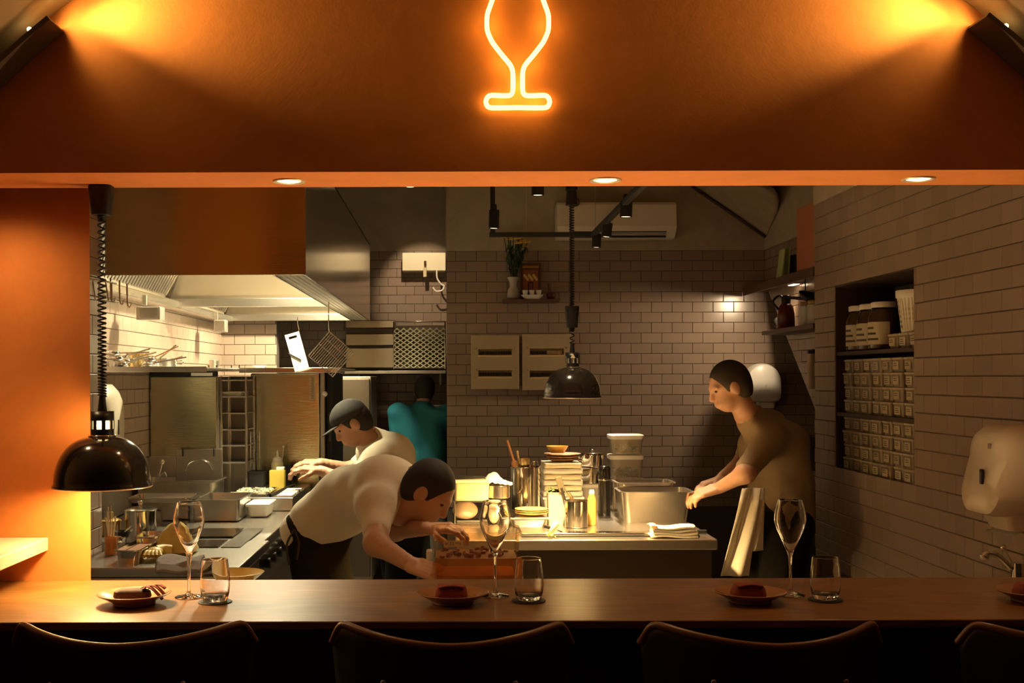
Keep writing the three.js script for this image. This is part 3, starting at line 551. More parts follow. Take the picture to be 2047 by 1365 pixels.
{ // fryer with its lid up
  const o = thing('deep_fryer', 'stainless steel fryer with its handled lid standing open', 'fryer', V());
  const z = 6.22, A = at(205, 965, z), B = at(430, 996, z); A.x = WL + 0.025;
  mesh('tank', pan(B.x - A.x - 0.02, 0.34, 0.14, 0.01, 0.012, 0.02).translate((A.x + B.x) / 2, CT, -z - 0.16), M.steel, o);
  const l0 = at(349, 963, 6.52), l1 = at(447, 896, 6.58), cx = (l0.x + l1.x) / 2, w = l1.x - l0.x, h = l1.y - l0.y;
  mesh('lid', rbox(w, h, 0.012, cx, (l0.y + l1.y) / 2, -6.55, 0.004).rotateX(0), M.steel, o);
  mesh('lid_handle', tube([V(cx - 0.075, l0.y + 0.06, -6.538), V(cx - 0.05, l0.y + 0.105, -6.53), V(cx, l0.y + 0.12, -6.528), V(cx + 0.05, l0.y + 0.105, -6.53), V(cx + 0.075, l0.y + 0.06, -6.538)], 0.004, 24, 6), M.steelShiny, o);
  for (const k of [-0.09, 0.085]) mesh('lid_hinge', rbox(0.008, 0.045, 0.012, cx + k, l1.y - 0.02, -6.54, 0.002), M.blackMatt, o);
  const s0 = at(298, 963, 6.6), s1 = at(352, 912, 6.6); mesh('side_guard', rbox(s1.x - s0.x, s1.y - s0.y, 0.01, (s0.x + s1.x) / 2, (s0.y + s1.y) / 2, -6.6, 0.003), M.steel, o);
  mesh('thermometer', [rod(at(318, 952, 6.3), at(324, 925, 6.32), 0.004, 8), sph(0.014, ...at(324, 923, 6.32).toArray()), tube([at(318, 952, 6.3), at(328, 944, 6.28), at(334, 954, 6.26)], 0.004, 12, 6)], M.chrome, o);
}
{ // oven block: steel cabinet, open rack, oven with upright handle, steel shelf on top
  const c = thing('steel_cabinet', 'tall brushed steel cabinet door panel at the end of the fryer', 'cabinet', V());
  const a = at(276, 753, 6.62), b = at(434, 912, 6.62);
  mesh('cabinet_body', span(WL + 0.010, b.x - 0.002, CT, a.y, 6.63, 7.3), M.steelSoft, c);
  mesh('door_panel', rspan(Math.max(a.x, WL + 0.012), b.x, CT, a.y, 6.61, 6.63, 0.004), M.brushed, c);
  mesh('top_trim', rspan(WL + 0.012, b.x, a.y, a.y + 0.03, 6.60, 6.66, 0.004), M.blackMatt, c);
  mesh('label_strip', rbox(0.12, 0.018, 0.004, b.x - 0.08, a.y + 0.012, -6.598, 0.001), M.white, c);
  const r = thing('tray_rack', 'open steel tray rack with shelves between the cabinet and the oven', 'rack', V());
  const r0 = at(443, 752, 6.74), r1 = at(497, 970, 6.74);
  for (const x of [r0.x + 0.006, r1.x - 0.006]) for (const z of [6.7, 6.97]) mesh('upright', rbox(0.012, r0.y - CT, 0.012, x, (r0.y + CT) / 2, -z, 0.002), M.steelShiny, r);
  for (const y of [760, 793, 826, 859, 891, 925]) { const p = at(470, y, 6.7); mesh('shelf', rbox(r1.x - r0.x - 0.012, 0.008, 0.27, (r0.x + r1.x) / 2, p.y, -6.835, 0.002), M.steel, r); }
  mesh('back_panel', span(r0.x, r1.x, CT, r0.y, 6.978, 6.985), mat([0.30, 0.26, 0.22], 0.5, 1), r);
  for (const [y, k] of [[786, 0], [790, 1]]) { const p = at(468, y, 6.78); solo('baking_tray', k ? 'lower of two pale baking trays in the steel rack' : 'upper of two pale baking trays in the steel rack', 'tray', pan(r1.x - r0.x - 0.04, 0.22, 0.008, 0.004, 0.004, 0.01), mat([0.7, 0.66, 0.58], 0.35, 0.7), V(p.x, at(468, 793, 6.7).y + 0.004 + (1 - k) * 0.014, -6.83), 'baking trays in the rack'); }
  const v = thing('combi_oven', 'large stainless steel oven with upright handle beside the tray rack', 'oven', V());
  const o0 = at(501, 742, 7.0), o1 = at(640, 940, 7.0), o2 = at(664, 742, 7.0);
  mesh('oven_body', rspan(o0.x, o1.x, CT, o0.y - 0.012, 7.0, 7.8, 0.008), M.brushed, v);
  mesh('door_edge', rspan(o1.x + 0.002, o1.x + 0.03, CT + 0.02, o0.y - 0.005, 6.99, 7.7, 0.004), M.dullSteel, v);
  mesh('hinge_post', rspan(o1.x + 0.034, o2.x, CT + 0.02, o0.y - 0.01, 7.04, 7.7, 0.004), M.blackMatt, v);
  const h0 = at(656, 830, 6.96); mesh('door_handle', [rbox(0.05, 0.03, 0.03, h0.x + 0.02, h0.y, -6.96, 0.008), rbox(0.024, 0.16, 0.022, h0.x + 0.012, h0.y - 0.08, -6.95, 0.008)], M.black, v);
  const k0 = at(650, 787, 6.98); mesh('vent_cap', sph(0.016, k0.x, k0.y, k0.z + 0.02, 1, 1, 0.6), M.white, v);
  const st = canvasTex(64, 256, (x, w, h) => { x.fillStyle = '#b79c78'; x.fillRect(0, 0, w, h); x.fillStyle = '#5a3d20'; for (let i = 0; i < 26; i++) x.fillRect(10 + (i * 13) % 20, 12 + i * 9, 18 + (i * 7) % 20, 3); });
  const s0 = at(624, 775, 6.99), sg = new THREE.PlaneGeometry(mm(12, 7), mm(50, 7)).translate(s0.x, s0.y, -6.996);
  mesh('rating_label', sg, mat([1, 1, 1], 0.6, 0, { map: st }), v, true);
  const t = thing('steel_shelf', 'stainless steel shelf above the cabinet, rack and oven', 'shelf', V());
  const y = at(480, 741, 6.6).y;
  mesh('shelf_board', rspan(WL + 0.012, at(682, 741, 6.6).x, y, y + 0.012, 6.58, 7.6, 0.003), M.steel, t);
  mesh('shelf_board', rspan(WL + 0.012, -1.18, y, y + 0.012, 5.70, 6.57, 0.003), M.steel, t); mesh('shelf_lip', rspan(WL + 0.012, -1.18, y - 0.012, y + 0.016, 5.69, 5.70, 0.002), M.steelShiny, t);
  mesh('shelf_lip', rspan(-1.18, at(682, 741, 6.6).x, y - 0.012, y + 0.016, 6.57, 6.58, 0.002), M.steelShiny, t);
  const S = y + 0.0125;
  { // ladles, pans and skimmers piled on the shelf
    const L = [[216, 706, 298, 704], [214, 716, 300, 697], [214, 728, 300, 712], [222, 722, 312, 704], [300, 718, 358, 692], [296, 728, 372, 714], [304, 732, 352, 690], [310, 735, 366, 712]];
    const names = ['straight steel ladle lying along the top of the pile', 'long steel spoon slanting up across the pile', 'steel skimmer lying at the bottom of the pile', 'steel spatula crossing the middle of the pile', 'wooden handled pan scraper rising towards the corner', 'flat handled saute spoon lying towards the corner', 'upper long handled strainer rising towards the corner', 'lower long handled strainer resting on the shelf'];
    L.forEach(([x0, y0, x1, y1], i) => { const z = 5.76 + i * 0.07, A = at(x0, y0, z), B = at(x1, y1, z), o = thing('ladle', names[i], 'ladle', A, 'ladles on the steel shelf'); A.x = Math.max(A.x, WL + 0.05); A.y = Math.max(A.y, S + 0.02); B.y = Math.max(B.y, S + 0.02); o.position.copy(A);
      mesh('handle', bar(V(0, 0, 0), B.clone().sub(A), 0.018, 0.006), i === 4 ? mat([0.45, 0.22, 0.10], 0.6) : M.steelShiny, o);
      mesh('bowl', sph(0.034, 0, 0, 0, 1, 0.5, 1, 16), M.steelShiny, o); });
    for (const [x, w, hh, z, l] of [[242, 34, 24, 6.05, 'small upturned steel saucepan at the wall end of the shelf'], [274, 44, 30, 6.2, 'golden sauce pan under the ladles on the shelf'], [324, 60, 20, 6.62, 'wide shallow steel pan behind the ladles']]) pot('sauce_pan', l, x, 738, w, hh, x === 274 ? mat([0.75, 0.58, 0.28], 0.25, 1) : M.steelShiny, { z, y: S, cat: 'pan', handle: true });
    pot('steel_cup', 'small steel cup in the tiled corner on the shelf', 428, 738, 20, 18, M.steel, { z: 7.2, y: S, cat: 'cup' });
    const p = at(519, 738, 7.0); solo('small_bowl', 'small white bowl on the shelf above the oven', 'bowl', lathe([[0, 0], [0.02, 0], [0.042, 0.022], [0.040, 0.022], [0.02, 0.003], [0, 0.003]], 28), M.white, V(p.x, S, p.z));
    const d = at(462, 737, 6.72); for (let i = 0; i < 4; i++) solo('drawer_clip', ['first', 'second', 'third', 'fourth'][i] + ' small bright clip on the shelf edge counted from the cabinet', 'clip', rbox(0.01, 0.022, 0.012, 0, 0.011, 0, 0.003), M.chrome, V(at(416 + i * 16 + (i > 1 ? 14 : 0), 737, 6.6).x, S, -6.61), 'clips on the shelf edge');
  }
  { // mandoline and cooling rack hanging from the hood gutter, with their hooks
    const z = 6.5;
    const o = thing('mandoline', 'white mandoline slicer hanging on a hook above the oven', 'slicer', V());
    const c = at(594, 703, z), g = []; const W = mm(29, z), H = mm(76, z), ang = 0.27;
    const s = new THREE.Shape([new THREE.Vector2(-W / 2, -H / 2), new THREE.Vector2(W / 2, -H / 2), new THREE.Vector2(W / 2, H / 2), new THREE.Vector2(-W / 2, H / 2)]);
    const hole = new THREE.Path([new THREE.Vector2(-W * 0.30, H * 0.36), new THREE.Vector2(W * 0.30, H * 0.36), new THREE.Vector2(W * 0.30, H * 0.43), new THREE.Vector2(-W * 0.30, H * 0.43)]); s.holes.push(hole);
    mesh('slicer_body', xf(new THREE.ExtrudeGeometry(s, { depth: 0.012, bevelEnabled: false }), c, 0, 0, ang), mat([0.78, 0.78, 0.66], 0.5), o);
    mesh('blade', xf(box(W * 1.0, 0.006, 0.004, 0, -H * 0.14, 0.014).rotateZ(-0.75), c, 0, 0, ang), M.blackMatt, o);
    mesh('hanging_hook', tube([at(594, 634, z), at(596, 650, z), at(598, 660, z), at(590, 668, z)], 0.003, 20, 6), M.steelShiny, o);
    const r = thing('cooling_rack', 'square wire cooling rack hanging on a hook above the oven', 'rack', V()), rc = at(662, 708, z), R = mm(64, z) / 2, a = 0.72, wires = [];
    for (let i = 0; i <= 14; i++) { const t = -R + 2 * R * i / 14; wires.push(rod(V(t, -R, 0), V(t, R, 0), i % 14 ? 0.0018 : 0.0035, 5)); }
    mesh('wire_bars', wires.map((w) => xf(w, rc, 0, 0, -a)), M.chrome, r);
    mesh('rack_frame', [rod(V(-R, -R, 0), V(R, -R, 0), 0.0035, 6), rod(V(-R, R, 0), V(R, R, 0), 0.0035, 6), rod(V(-R, 0, 0.004), V(R, 0, 0.004), 0.0025, 6), rod(V(-R, R * 0.5, 0.004), V(R, R * 0.5, 0.004), 0.0025, 6)].map((w) => xf(w, rc, 0, 0, -a)), M.chrome, r);
    mesh('hanging_hook', tube([at(657, 602, z), at(657, 640, z), at(659, 664, z), at(664, 668, z)], 0.003, 20, 6), M.steelShiny, r);
  }
}
{ // things on the counter in front of the oven
  const GY = 0.975, gx0 = at(446, 980, 6.3).x, gp = thing('flat_griddle', 'low stainless griddle unit in front of the oven', 'griddle', V());
  mesh('griddle_body', rspan(gx0, -0.825, CT - 0.0045, GY, 6.16, 6.66, 0.006), M.steel, gp); mesh('griddle_back', rspan(-1.14, -0.825, CT - 0.0045, GY, 6.661, 6.93, 0.006), M.steel, gp);
  const tr = tray('noodle_tray', 'shallow tray of pale greens beside the black tongs', 452, 538, 977, 991, 0.012, M.steelShiny, { cat: 'tray', y: GY });
  const leaf = []; for (let i = 0; i < 60; i++) leaf.push(xf(tube([V(0, 0, 0), V(rr2(-0.02, 0.02), rr2(0.004, 0.012), rr2(-0.02, 0.02)), V(rr2(-0.04, 0.04), 0.004, rr2(-0.03, 0.03))], 0.0022, 6, 4), V(rr2(-0.4, 0.4) * tr.w, 0.010, rr2(-0.35, 0.35) * tr.d)));
  const gr = mesh('greens', leaf, mat([0.55, 0.52, 0.36], 0.8), tr.o); gr.userData.kind = 'stuff';
  const to = thing('tongs', 'black tongs lying diagonally across the counter edge', 'tongs', V());
  for (const k of [-3, 3]) mesh('tong_arm', tube([at(540, 990 + k, 6.2), at(562, 974 + k * 0.6, 6.5), at(588, 960, 6.85)].map((p) => { p.y = GY + 0.008; return p; }), 0.007, 16, 8), M.black, to);
  const gt = thing('grill_grate', 'pale steel grill grate beside the squeeze bottle', 'grate', V());
  for (let i = 0; i < 7; i++) mesh('grate_bar', rbox(0.085, 0.012, 0.02, -0.872, GY + 0.006, -6.19 - i * 0.062, 0.003), mat([0.7, 0.64, 0.54], 0.35, 0.8), gt);
  const c = at(555, 969, 6.74); c.y = GY;
  const oil = thing('oil_jar', 'square plastic jug of yellow oil in front of the oven', 'jug', c);
  mesh('jug_body', stack([[0.088, 0.07, 0.01, 0], [0.088, 0.07, 0.01, 0.095], [0.084, 0.066, 0.01, 0.10]]), mat([0.72, 0.55, 0.10], 0.25, 0, { transmission: 0.25 }), oil);
  mesh('jug_lid', rbox(0.045, 0.02, 0.05, 0.018, 0.108, 0, 0.004), M.white, oil);
  const sq = thing('squeeze_bottle', 'white capped squeeze bottle behind the yellow oil jug', 'bottle', V(c.x - 0.012, GY, c.z - 0.075));
  mesh('bottle_body', lathe([[0, 0], [0.032, 0], [0.034, 0.01], [0.034, 0.13], [0.026, 0.15], [0, 0.15]], 28), mat([0.80, 0.74, 0.52], 0.4), sq);
  mesh('cap', lathe([[0.027, 0.148], [0.027, 0.166], [0.009, 0.172], [0.004, 0.205], [0, 0.205]], 24), M.white, sq);
  const st = thing('basting_brush', 'thin white handled brush leaning behind the squeeze bottle', 'brush', V()); mesh('handle', rod(at(560, 950, 6.9), at(567, 895, 6.92), 0.003, 6), M.white, st); mesh('brush_tip', sph(0.008, ...at(567, 893, 6.92).toArray()), M.white, st);
  const bb = at(514, 970, 6.76); bb.y = GY; const bx = thing('black_box', 'black plastic tub in front of the wire stand', 'tub', bb); mesh('tub_body', pan(0.10, 0.08, 0.09, 0.008, 0.004, 0.01), M.black, bx);
  const ws = thing('wire_stand', 'fine wire stand on the counter beside the tray rack', 'stand', V()); const w0 = at(501, 862, 6.86), w1 = at(519, 936, 6.86);
  for (let i = 0; i < 14; i++) mesh('wire', rod(V(w0.x, w0.y + (w1.y - w0.y) * i / 13, -6.86), V(w1.x, w0.y + (w1.y - w0.y) * i / 13, -6.86), 0.0018, 5), M.chrome, ws);
  mesh('wire_frame', [rod(V(w0.x, w0.y, -6.86), V(w0.x, GY, -6.86), 0.0025, 6), rod(V(w1.x, w0.y, -6.86), V(w1.x, GY, -6.86), 0.0025, 6)], M.chrome, ws);
  const bl = at(574, 958, 6.84); solo('pepper_pot', 'black pepper pot behind the squeeze bottle', 'pot', lathe([[0, 0], [0.03, 0], [0.032, 0.08], [0.02, 0.12], [0, 0.125]], 24), M.black, V(bl.x, GY, bl.z));
}
// white paper dispenser on the left wall behind the heat lamp
{
  const z = 5.5, c = at(247, 845, z), o = thing('soap_dispenser', 'white rounded paper dispenser on the side wall behind the bar heat lamp', 'dispenser', V(WL + 0.002, c.y, -z));
  mesh('cover', loft([0, 0.10, 0.13, 0.145].map((d, i) => rrect(i < 2 ? 0.30 : 0.30 - 0.05 * (i - 1), i < 2 ? 0.36 : 0.36 - 0.05 * (i - 1), 0.11, 8).map(([a, b]) => V(d, b, a))), 0.7), mat([0.50, 0.44, 0.35], 0.25), o);
  mesh('view_slot', rbox(0.004, 0.07, 0.015, 0.146, -0.02, 0), M.blackMatt, o);
}

// ================================================================ passage behind the hood
{
  const z = 9.9, s = F / z;
  const a = at(692, 640, z), b = at(788, 738, z), o = thing('wall_cabinet', 'stainless steel wall unit with dark slots beside the fryer basket', 'cabinet', V());
  mesh('casing', span(a.x, b.x, b.y, a.y, z, ZD - 0.01), mat([0.06, 0.045, 0.03], 0.5, 0.8), o);
  for (const [y0, y1] of [[641, 655], [668, 690], [696, 735]]) { const p = at(692, y0, z), q = at(788, y1, z); mesh('steel_panel', rspan(p.x, q.x, q.y, p.y, z - 0.03, z - 0.002, 0.004), mat([0.40, 0.32, 0.22], 0.35, 1), o); }
  const w = thing('wall_shelf', 'narrow steel wall shelf under the fryer basket', 'shelf', V()), p = at(694, 741, z), q = at(892, 747, z);
  mesh('shelf_board', rspan(p.x, q.x, q.y, p.y, z - 0.25, ZD - 0.01, 0.003), M.steel, w);
  for (const bx of [p.x + 0.1, q.x - 0.05]) mesh('bracket', box(0.015, 0.09, 0.2, bx, q.y - 0.045, -z - 0.1), M.steelSoft, w);
  const zb = z - 0.12, f0 = at(787, 643, zb), f1 = at(890, 735, zb), k = thing('fryer_basket', 'square fryer basket of woven wire standing on the wall shelf', 'basket', V()), W = f1.x - f0.x, H = f0.y - f1.y, g = [];
  const clip = (x0, y0, dx, dy) => { let t0 = 0, t1 = 10; for (const [p0, d, lo, hi] of [[x0, dx, 0, W], [y0, dy, 0, H * 0.86]]) { if (Math.abs(d) < 1e-9) continue; const u = (lo - p0) / d, v = (hi - p0) / d; t0 = Math.max(t0, Math.min(u, v)); t1 = Math.min(t1, Math.max(u, v)); } return t1 > t0 ? [[x0 + dx * t0, y0 + dy * t0], [x0 + dx * t1, y0 + dy * t1]] : null; };
  const mk = (lists, zz) => lists.filter(Boolean).map(([A, B]) => rod(V(f0.x + A[0], f1.y + A[1], -zz), V(f0.x + B[0], f1.y + B[1], -zz), 0.0058, 6));
  const d1 = [], d2 = []; for (let i = -12; i < 18; i++) { d1.push(clip(i * 0.055, 0, 0.82, 0.57)); d2.push(clip(i * 0.055, 0, -0.82, 0.57)); }
  mesh('wire_weave', [...mk(d1, zb), ...mk(d2, zb - 0.004)], mat([0.78, 0.68, 0.46], 0.45, 0.5), k);
  mesh('basket_frame', [rod(V(f0.x, f1.y - 0.01, -zb), V(f0.x, f0.y, -zb), 0.007, 8), rod(V(f1.x, f1.y - 0.01, -zb), V(f1.x, f0.y, -zb), 0.007, 8), rod(V(f0.x, f0.y, -zb), V(f1.x, f0.y, -zb), 0.007, 8), rod(V(f0.x, f1.y, -zb), V(f1.x, f1.y, -zb), 0.006, 8), rod(V(f0.x, f0.y - 0.035, -zb), V(f1.x, f0.y - 0.035, -zb), 0.005, 8)], M.chrome, k);
  mesh('basket_wall', [span(f0.x + 0.01, f1.x - 0.01, f1.y, f0.y - 0.03, zb + 0.14, zb + 0.145)], mat([0.10, 0.075, 0.045], 0.6, 0.5), k);
  // pale box high on the wall with its hook and cable
  const c0 = at(804, 505, 10.02), c1 = at(891, 541, 10.02), e = thing('wall_box', 'pale metal service box high on the passage wall', 'box', V());
  mesh('casing', rspan(c0.x, c1.x, c1.y, c0.y, 10.02, ZD - 0.008, 0.006), mat([0.72, 0.66, 0.48], 0.45), e);
  mesh('latch', rbox(0.02, 0.05, 0.02, (c0.x + c1.x) / 2 + 0.01, c1.y + 0.06, -10.01, 0.004), M.chrome, e);
  mesh('latch_tail', rbox(0.03, 0.08, 0.015, (c0.x + c1.x) / 2 + 0.008, c1.y - 0.015, -10.01, 0.004), mat([0.55, 0.48, 0.3], 0.5), e);
  const hk = thing('ladle_hook', 'white curved hook hanging below the pale service box', 'hook', V()); mesh('hook_wire', tube([at(873, 540, 9.98), at(874, 556, 9.98), at(882, 568, 9.98), at(888, 571, 9.98), at(884, 580, 9.98), at(872, 582, 9.98), at(865, 574, 9.98)], 0.007, 40, 8), M.white, hk);
  // steel fridge column and sink rail beyond the oven
  const f = thing('steel_fridge', 'tall steel fridge standing behind the oven', 'fridge', V()), r0 = at(664, 752, 8.9), r1 = at(742, 752, 8.9);
  mesh('fridge_body', rspan(r0.x, r1.x, 0.05, r0.y, 8.9, 9.6, 0.008), M.dullSteel, f); mesh('fridge_door', rspan(r0.x + 0.01, r1.x - 0.01, 0.1, r0.y - 0.02, 8.87, 8.9, 0.006), mat([0.15, 0.115, 0.08], 0.45, 1), f);
  mesh('door_handle', rbox(0.018, 0.3, 0.03, r0.x + 0.05, r0.y - 0.4, -8.85, 0.006), M.black, f);
  mesh('fridge_feet', [cyl(0.02, 0.02, 0.05, r0.x + 0.04, 0.025, -8.95, 12), cyl(0.02, 0.02, 0.05, r1.x - 0.04, 0.025, -8.95, 12)], M.black, f);
  const sk = thing('wash_sink', 'steel wash sink in front of the teal shirted person', 'sink', V());
  const k0 = at(872, 905, 9.75); mesh('sink_top', pan(0.62, 0.34, 0.12, 0.02, 0.01, 0.03).translate(-0.36, 0.86, -9.94), M.steelShiny, sk); for (const lg of [box(0.03, 0.86, 0.03, -0.63, 0.43, -9.80), box(0.03, 0.86, 0.03, -0.10, 0.43, -9.80), box(0.03, 0.86, 0.03, -0.63, 0.43, -10.05), box(0.03, 0.86, 0.03, -0.10, 0.43, -10.05)]) mesh('leg', lg, M.steelSoft, sk);
  mesh('side_rail', [rod(V(-0.13, k0.y, -9.74), V(-0.035, k0.y, -9.74), 0.007, 8), rod(V(-0.13, k0.y - 0.045, -9.74), V(-0.035, k0.y - 0.045, -9.74), 0.007, 8)], M.chrome, sk);
  // lamp over the passage
  const pl = V(-0.30, 3.05, -8.95), lamp = thing('passage_lamp', 'small ceiling spotlight over the passage', 'light', pl);
  mesh('lamp_body', cyl(0.035, 0.035, 0.12, 0, 0.07, 0, 20), M.blackMatt, lamp); mesh('lamp_lens', lathe([[0, 0.005], [0.03, 0.005]], 20), glow(SOFT, 2.5), lamp); mesh('stem', cyl(0.006, 0.006, 0.13, 0, 0.19, 0, 8), M.blackMatt, lamp);
  spot(pl, V(-0.22, 2.36, -10.1), SOFT, POWER.passage, 0.34, 0.35, 1);
}
// ================================================================ on the back wall
{
  const z = 8.5, c0 = at(1114, 404, z), c1 = at(1352, 474, z), o = thing('air_conditioner', 'cream wall air conditioner with dark louvre slots high on the back wall', 'air conditioner', V());
  const W = c1.x - c0.x, H = c0.y - c1.y, X = (c0.x + c1.x) / 2;
  const s = new THREE.Shape([[0, 0.02], [0.02, 0], [0.14, 0], [0.21, 0.05], [0.225, 0.08], [0.21, H - 0.02], [0.19, H], [0, H]].map(([a, b]) => new THREE.Vector2(a, b)));
  mesh('casing', new THREE.ExtrudeGeometry(s, { depth: W, bevelEnabled: false }).rotateY(-Math.PI / 2).translate(X + W / 2, c1.y, -ZB + 0.012), mat([0.78, 0.70, 0.58], 0.35), o);
  const l0 = at(1146, 461, 8.44), l1 = at(1336, 461, 8.44);
  mesh('air_slot', [box(l1.x - l0.x, 0.024, 0.02, (l0.x + l1.x) / 2, at(1240, 459, 8.47).y, -8.515), box(l1.x - l0.x, 0.010, 0.02, (l0.x + l1.x) / 2, at(1240, 471, 8.47).y, -8.545)], M.black, o);
  mesh('louvre', rbox(l1.x - l0.x, 0.012, 0.04, (l0.x + l1.x) / 2, at(1240, 466, 8.47).y, -8.53, 0.003).rotateX(0), mat([0.5, 0.45, 0.42], 0.4), o);
}
for (const [x0, x1, y0, y1, k] of [[942, 1037, 671, 777, 0], [1044, 1141, 669, 779, 1]]) {
  const z = 8.66, a = at(x0, y0, z), b = at(x1, y1, z), W = b.x - a.x, H = a.y - b.y, o = thing('breaker_panel', k ? 'cream breaker panel partly hidden by the island heat lamp' : 'cream breaker panel with two windows nearer the passage', 'electrical panel', V((a.x + b.x) / 2, (a.y + b.y) / 2, -z), 'breaker panels');
  const m = mat([0.42, 0.33, 0.20], 0.35);
  const s = new THREE.Shape([[-W / 2, -H / 2], [W / 2, -H / 2], [W / 2, H / 2], [-W / 2, H / 2]].map(([x, y]) => new THREE.Vector2(x, y)));
  const rows = [0.16, -0.24];
  for (const r of rows) s.holes.push(new THREE.Path([[-W * 0.36, r * H - H * 0.06], [W * 0.36, r * H - H * 0.06], [W * 0.36, r * H + H * 0.09], [-W * 0.36, r * H + H * 0.09]].map(([x, y]) => new THREE.Vector2(x, y))));
  mesh('cover', new THREE.ExtrudeGeometry(s, { depth: 0.02, bevelEnabled: true, bevelSize: 0.002, bevelThickness: 0.002, bevelSegments: 1 }).translate(0, 0, 0.012), m, o);
  mesh('back_box', box(W - 0.02, H - 0.02, 0.05, 0, 0, -0.022), m, o);
  for (const r of rows) {
    mesh('window_lip', rbox(W * 0.72, H * 0.035, 0.012, 0, r * H - H * 0.045, 0.03, 0.002), mat([0.62, 0.46, 0.25], 0.3), o);
    for (let i = 0; i < 12; i++) mesh('breaker', rbox(W * 0.05, H * 0.06, 0.014, -W * 0.31 + i * W * 0.056, r * H + H * 0.015, 0.014, 0.002), (k && r > 0 && i > 5) ? m : M.blackMatt, o);
    for (const sx of [-0.4, 0.4]) mesh('screw', sph(0.007, W * sx, r * H + H * 0.10, 0.036, 1, 1, 0.5, 10), M.chrome, o);
    mesh('window_pane', box(W * 0.72, H * 0.15, 0.002, 0, r * H + H * 0.015, 0.026), M.clear, o);
  }
}
{ // little altar shelf
  const z = 8.58, a = at(1005, 600, z), b = at(1117, 604, z);
  const sh = solo('altar_shelf', 'small dark wooden shelf with offerings on the back wall', 'shelf', rspan(a.x, b.x, b.y, a.y, 8.46, ZB - 0.008, 0.003), mat([0.12, 0.05, 0.035], 0.5));
  const Y = a.y + 0.0005;
  const v = at(1026, 599, z), vase = thing('flower_vase', 'pale flared vase of yellow flowers on the altar shelf', 'vase', V(v.x, Y, -8.57));
  mesh('vase_body', lathe([[0, 0], [0.035, 0], [0.045, 0.03], [0.040, 0.07], [0.024, 0.10], [0.028, 0.13], [0.044, 0.165], [0.041, 0.165], [0.024, 0.13], [0.02, 0.10], [0, 0.02]], 28), mat([0.48, 0.42, 0.36], 0.3), vase);
  const stems = [], leaves = [], heads = [];
  for (let i = 0; i < 16; i++) {
    const t = rr2(0, 6.28), rad = rr2(0.02, 0.11), h = rr2(0.40, 0.50), tip = V(Math.cos(t) * rad, h - rad * 0.5, Math.sin(t) * rad * 0.6 + 0.02);
    stems.push(tube([V(rr2(-0.015, 0.015), 0.10, 0), V(tip.x * 0.55, 0.28, tip.z * 0.5), tip], 0.0028, 8, 5));
    for (let j = 0; j < 6; j++) { const k = rr2(0.30, 0.9), c = V(tip.x * k, 0.12 + (tip.y - 0.12) * k, tip.z * k); leaves.push(xf(sph(0.016, 0, 0, 0, 0.5, 1.7, 0.12, 6), c.add(V(rr2(-0.02, 0.02), 0, rr2(-0.015, 0.02))), rr2(-0.8, 0.8), rr2(0, 6), rr2(-0.8, 0.8))); }
    const fl = []; for (let j = 0; j < 9; j++) { const q = j / 9 * 6.28; fl.push(xf(sph(0.014, 0, 0, 0, 0.55, 0.25, 1.2, 6), tip.clone().add(V(Math.cos(q) * 0.015, rr2(0, 0.008), Math.sin(q) * 0.015)), 0, -q + 1.57, 0)); }
    fl.push(sph(0.009, tip.x, tip.y + 0.004, tip.z, 1, 0.7, 1, 8));
    heads.push(fl);
  }
  mesh('stems', stems, mat([0.035, 0.06, 0.02], 0.7), vase); mesh('leaves', leaves, mat([0.03, 0.055, 0.018], 0.7), vase);
  heads.forEach((f) => mesh('flower', f, mat([0.85, 0.55, 0.05], 0.7), vase));
  const pc = at(1062, 551, z), tex = canvasTex(128, 192, (x, w, h) => { x.fillStyle = '#5b2a12'; x.fillRect(0, 0, w, h); x.fillStyle = '#a8702c'; x.fillRect(10, 8, w - 20, 14); x.fillStyle = '#8c4d1e'; x.fillRect(14, 30, w - 28, h - 44); x.fillStyle = '#d9b467'; for (let i = 0; i < 9; i++) { x.beginPath(); x.arc(24 + i * 10, 62 + (i % 3) * 10, 9, 0, 7); x.fill(); } x.fillStyle = '#4a1512'; x.fillRect(46, 96, 36, 70); x.fillStyle = '#7a3040'; x.fillRect(54, 104, 20, 50); });
  const pr = thing('framed_print', 'small framed gold and red print standing on the altar shelf', 'picture', V(pc.x, Y, -8.66)); const PW = mm(42, z), PH = mm(76, z);
  mesh('frame', rbox(PW, PH, 0.015, 0, PH / 2, 0, 0.003), mat([0.10, 0.045, 0.03], 0.5), pr); mesh('print', new THREE.PlaneGeometry(PW * 0.92, PH * 0.94).translate(0, PH / 2, 0.0082), mat([1, 1, 1], 0.6, 0, { map: tex }), pr, true);
  const dc = at(1064, 598, 8.5); solo('offering_dish', 'white boat shaped dish on the altar shelf', 'dish', stack([[0.10, 0.05, 0.02, 0], [0.165, 0.075, 0.03, 0.032], [0.158, 0.068, 0.028, 0.032], [0.09, 0.04, 0.018, 0.006]]), M.white, V(dc.x, Y, -8.51));
  [1050, 1063, 1077].forEach((x, i) => { const p = at(x, 580, 8.5); solo('offering_cup', ['left white cup on the offering dish', 'middle white cup on the offering dish', 'right white cup on the offering dish'][i], 'cup', lathe([[0, 0], [0.015, 0], [0.021, 0.034], [0.019, 0.034], [0.013, 0.004], [0, 0.004]], 20), M.white, V(p.x, Y + 0.0325, -8.51), 'cups on the offering dish'); });
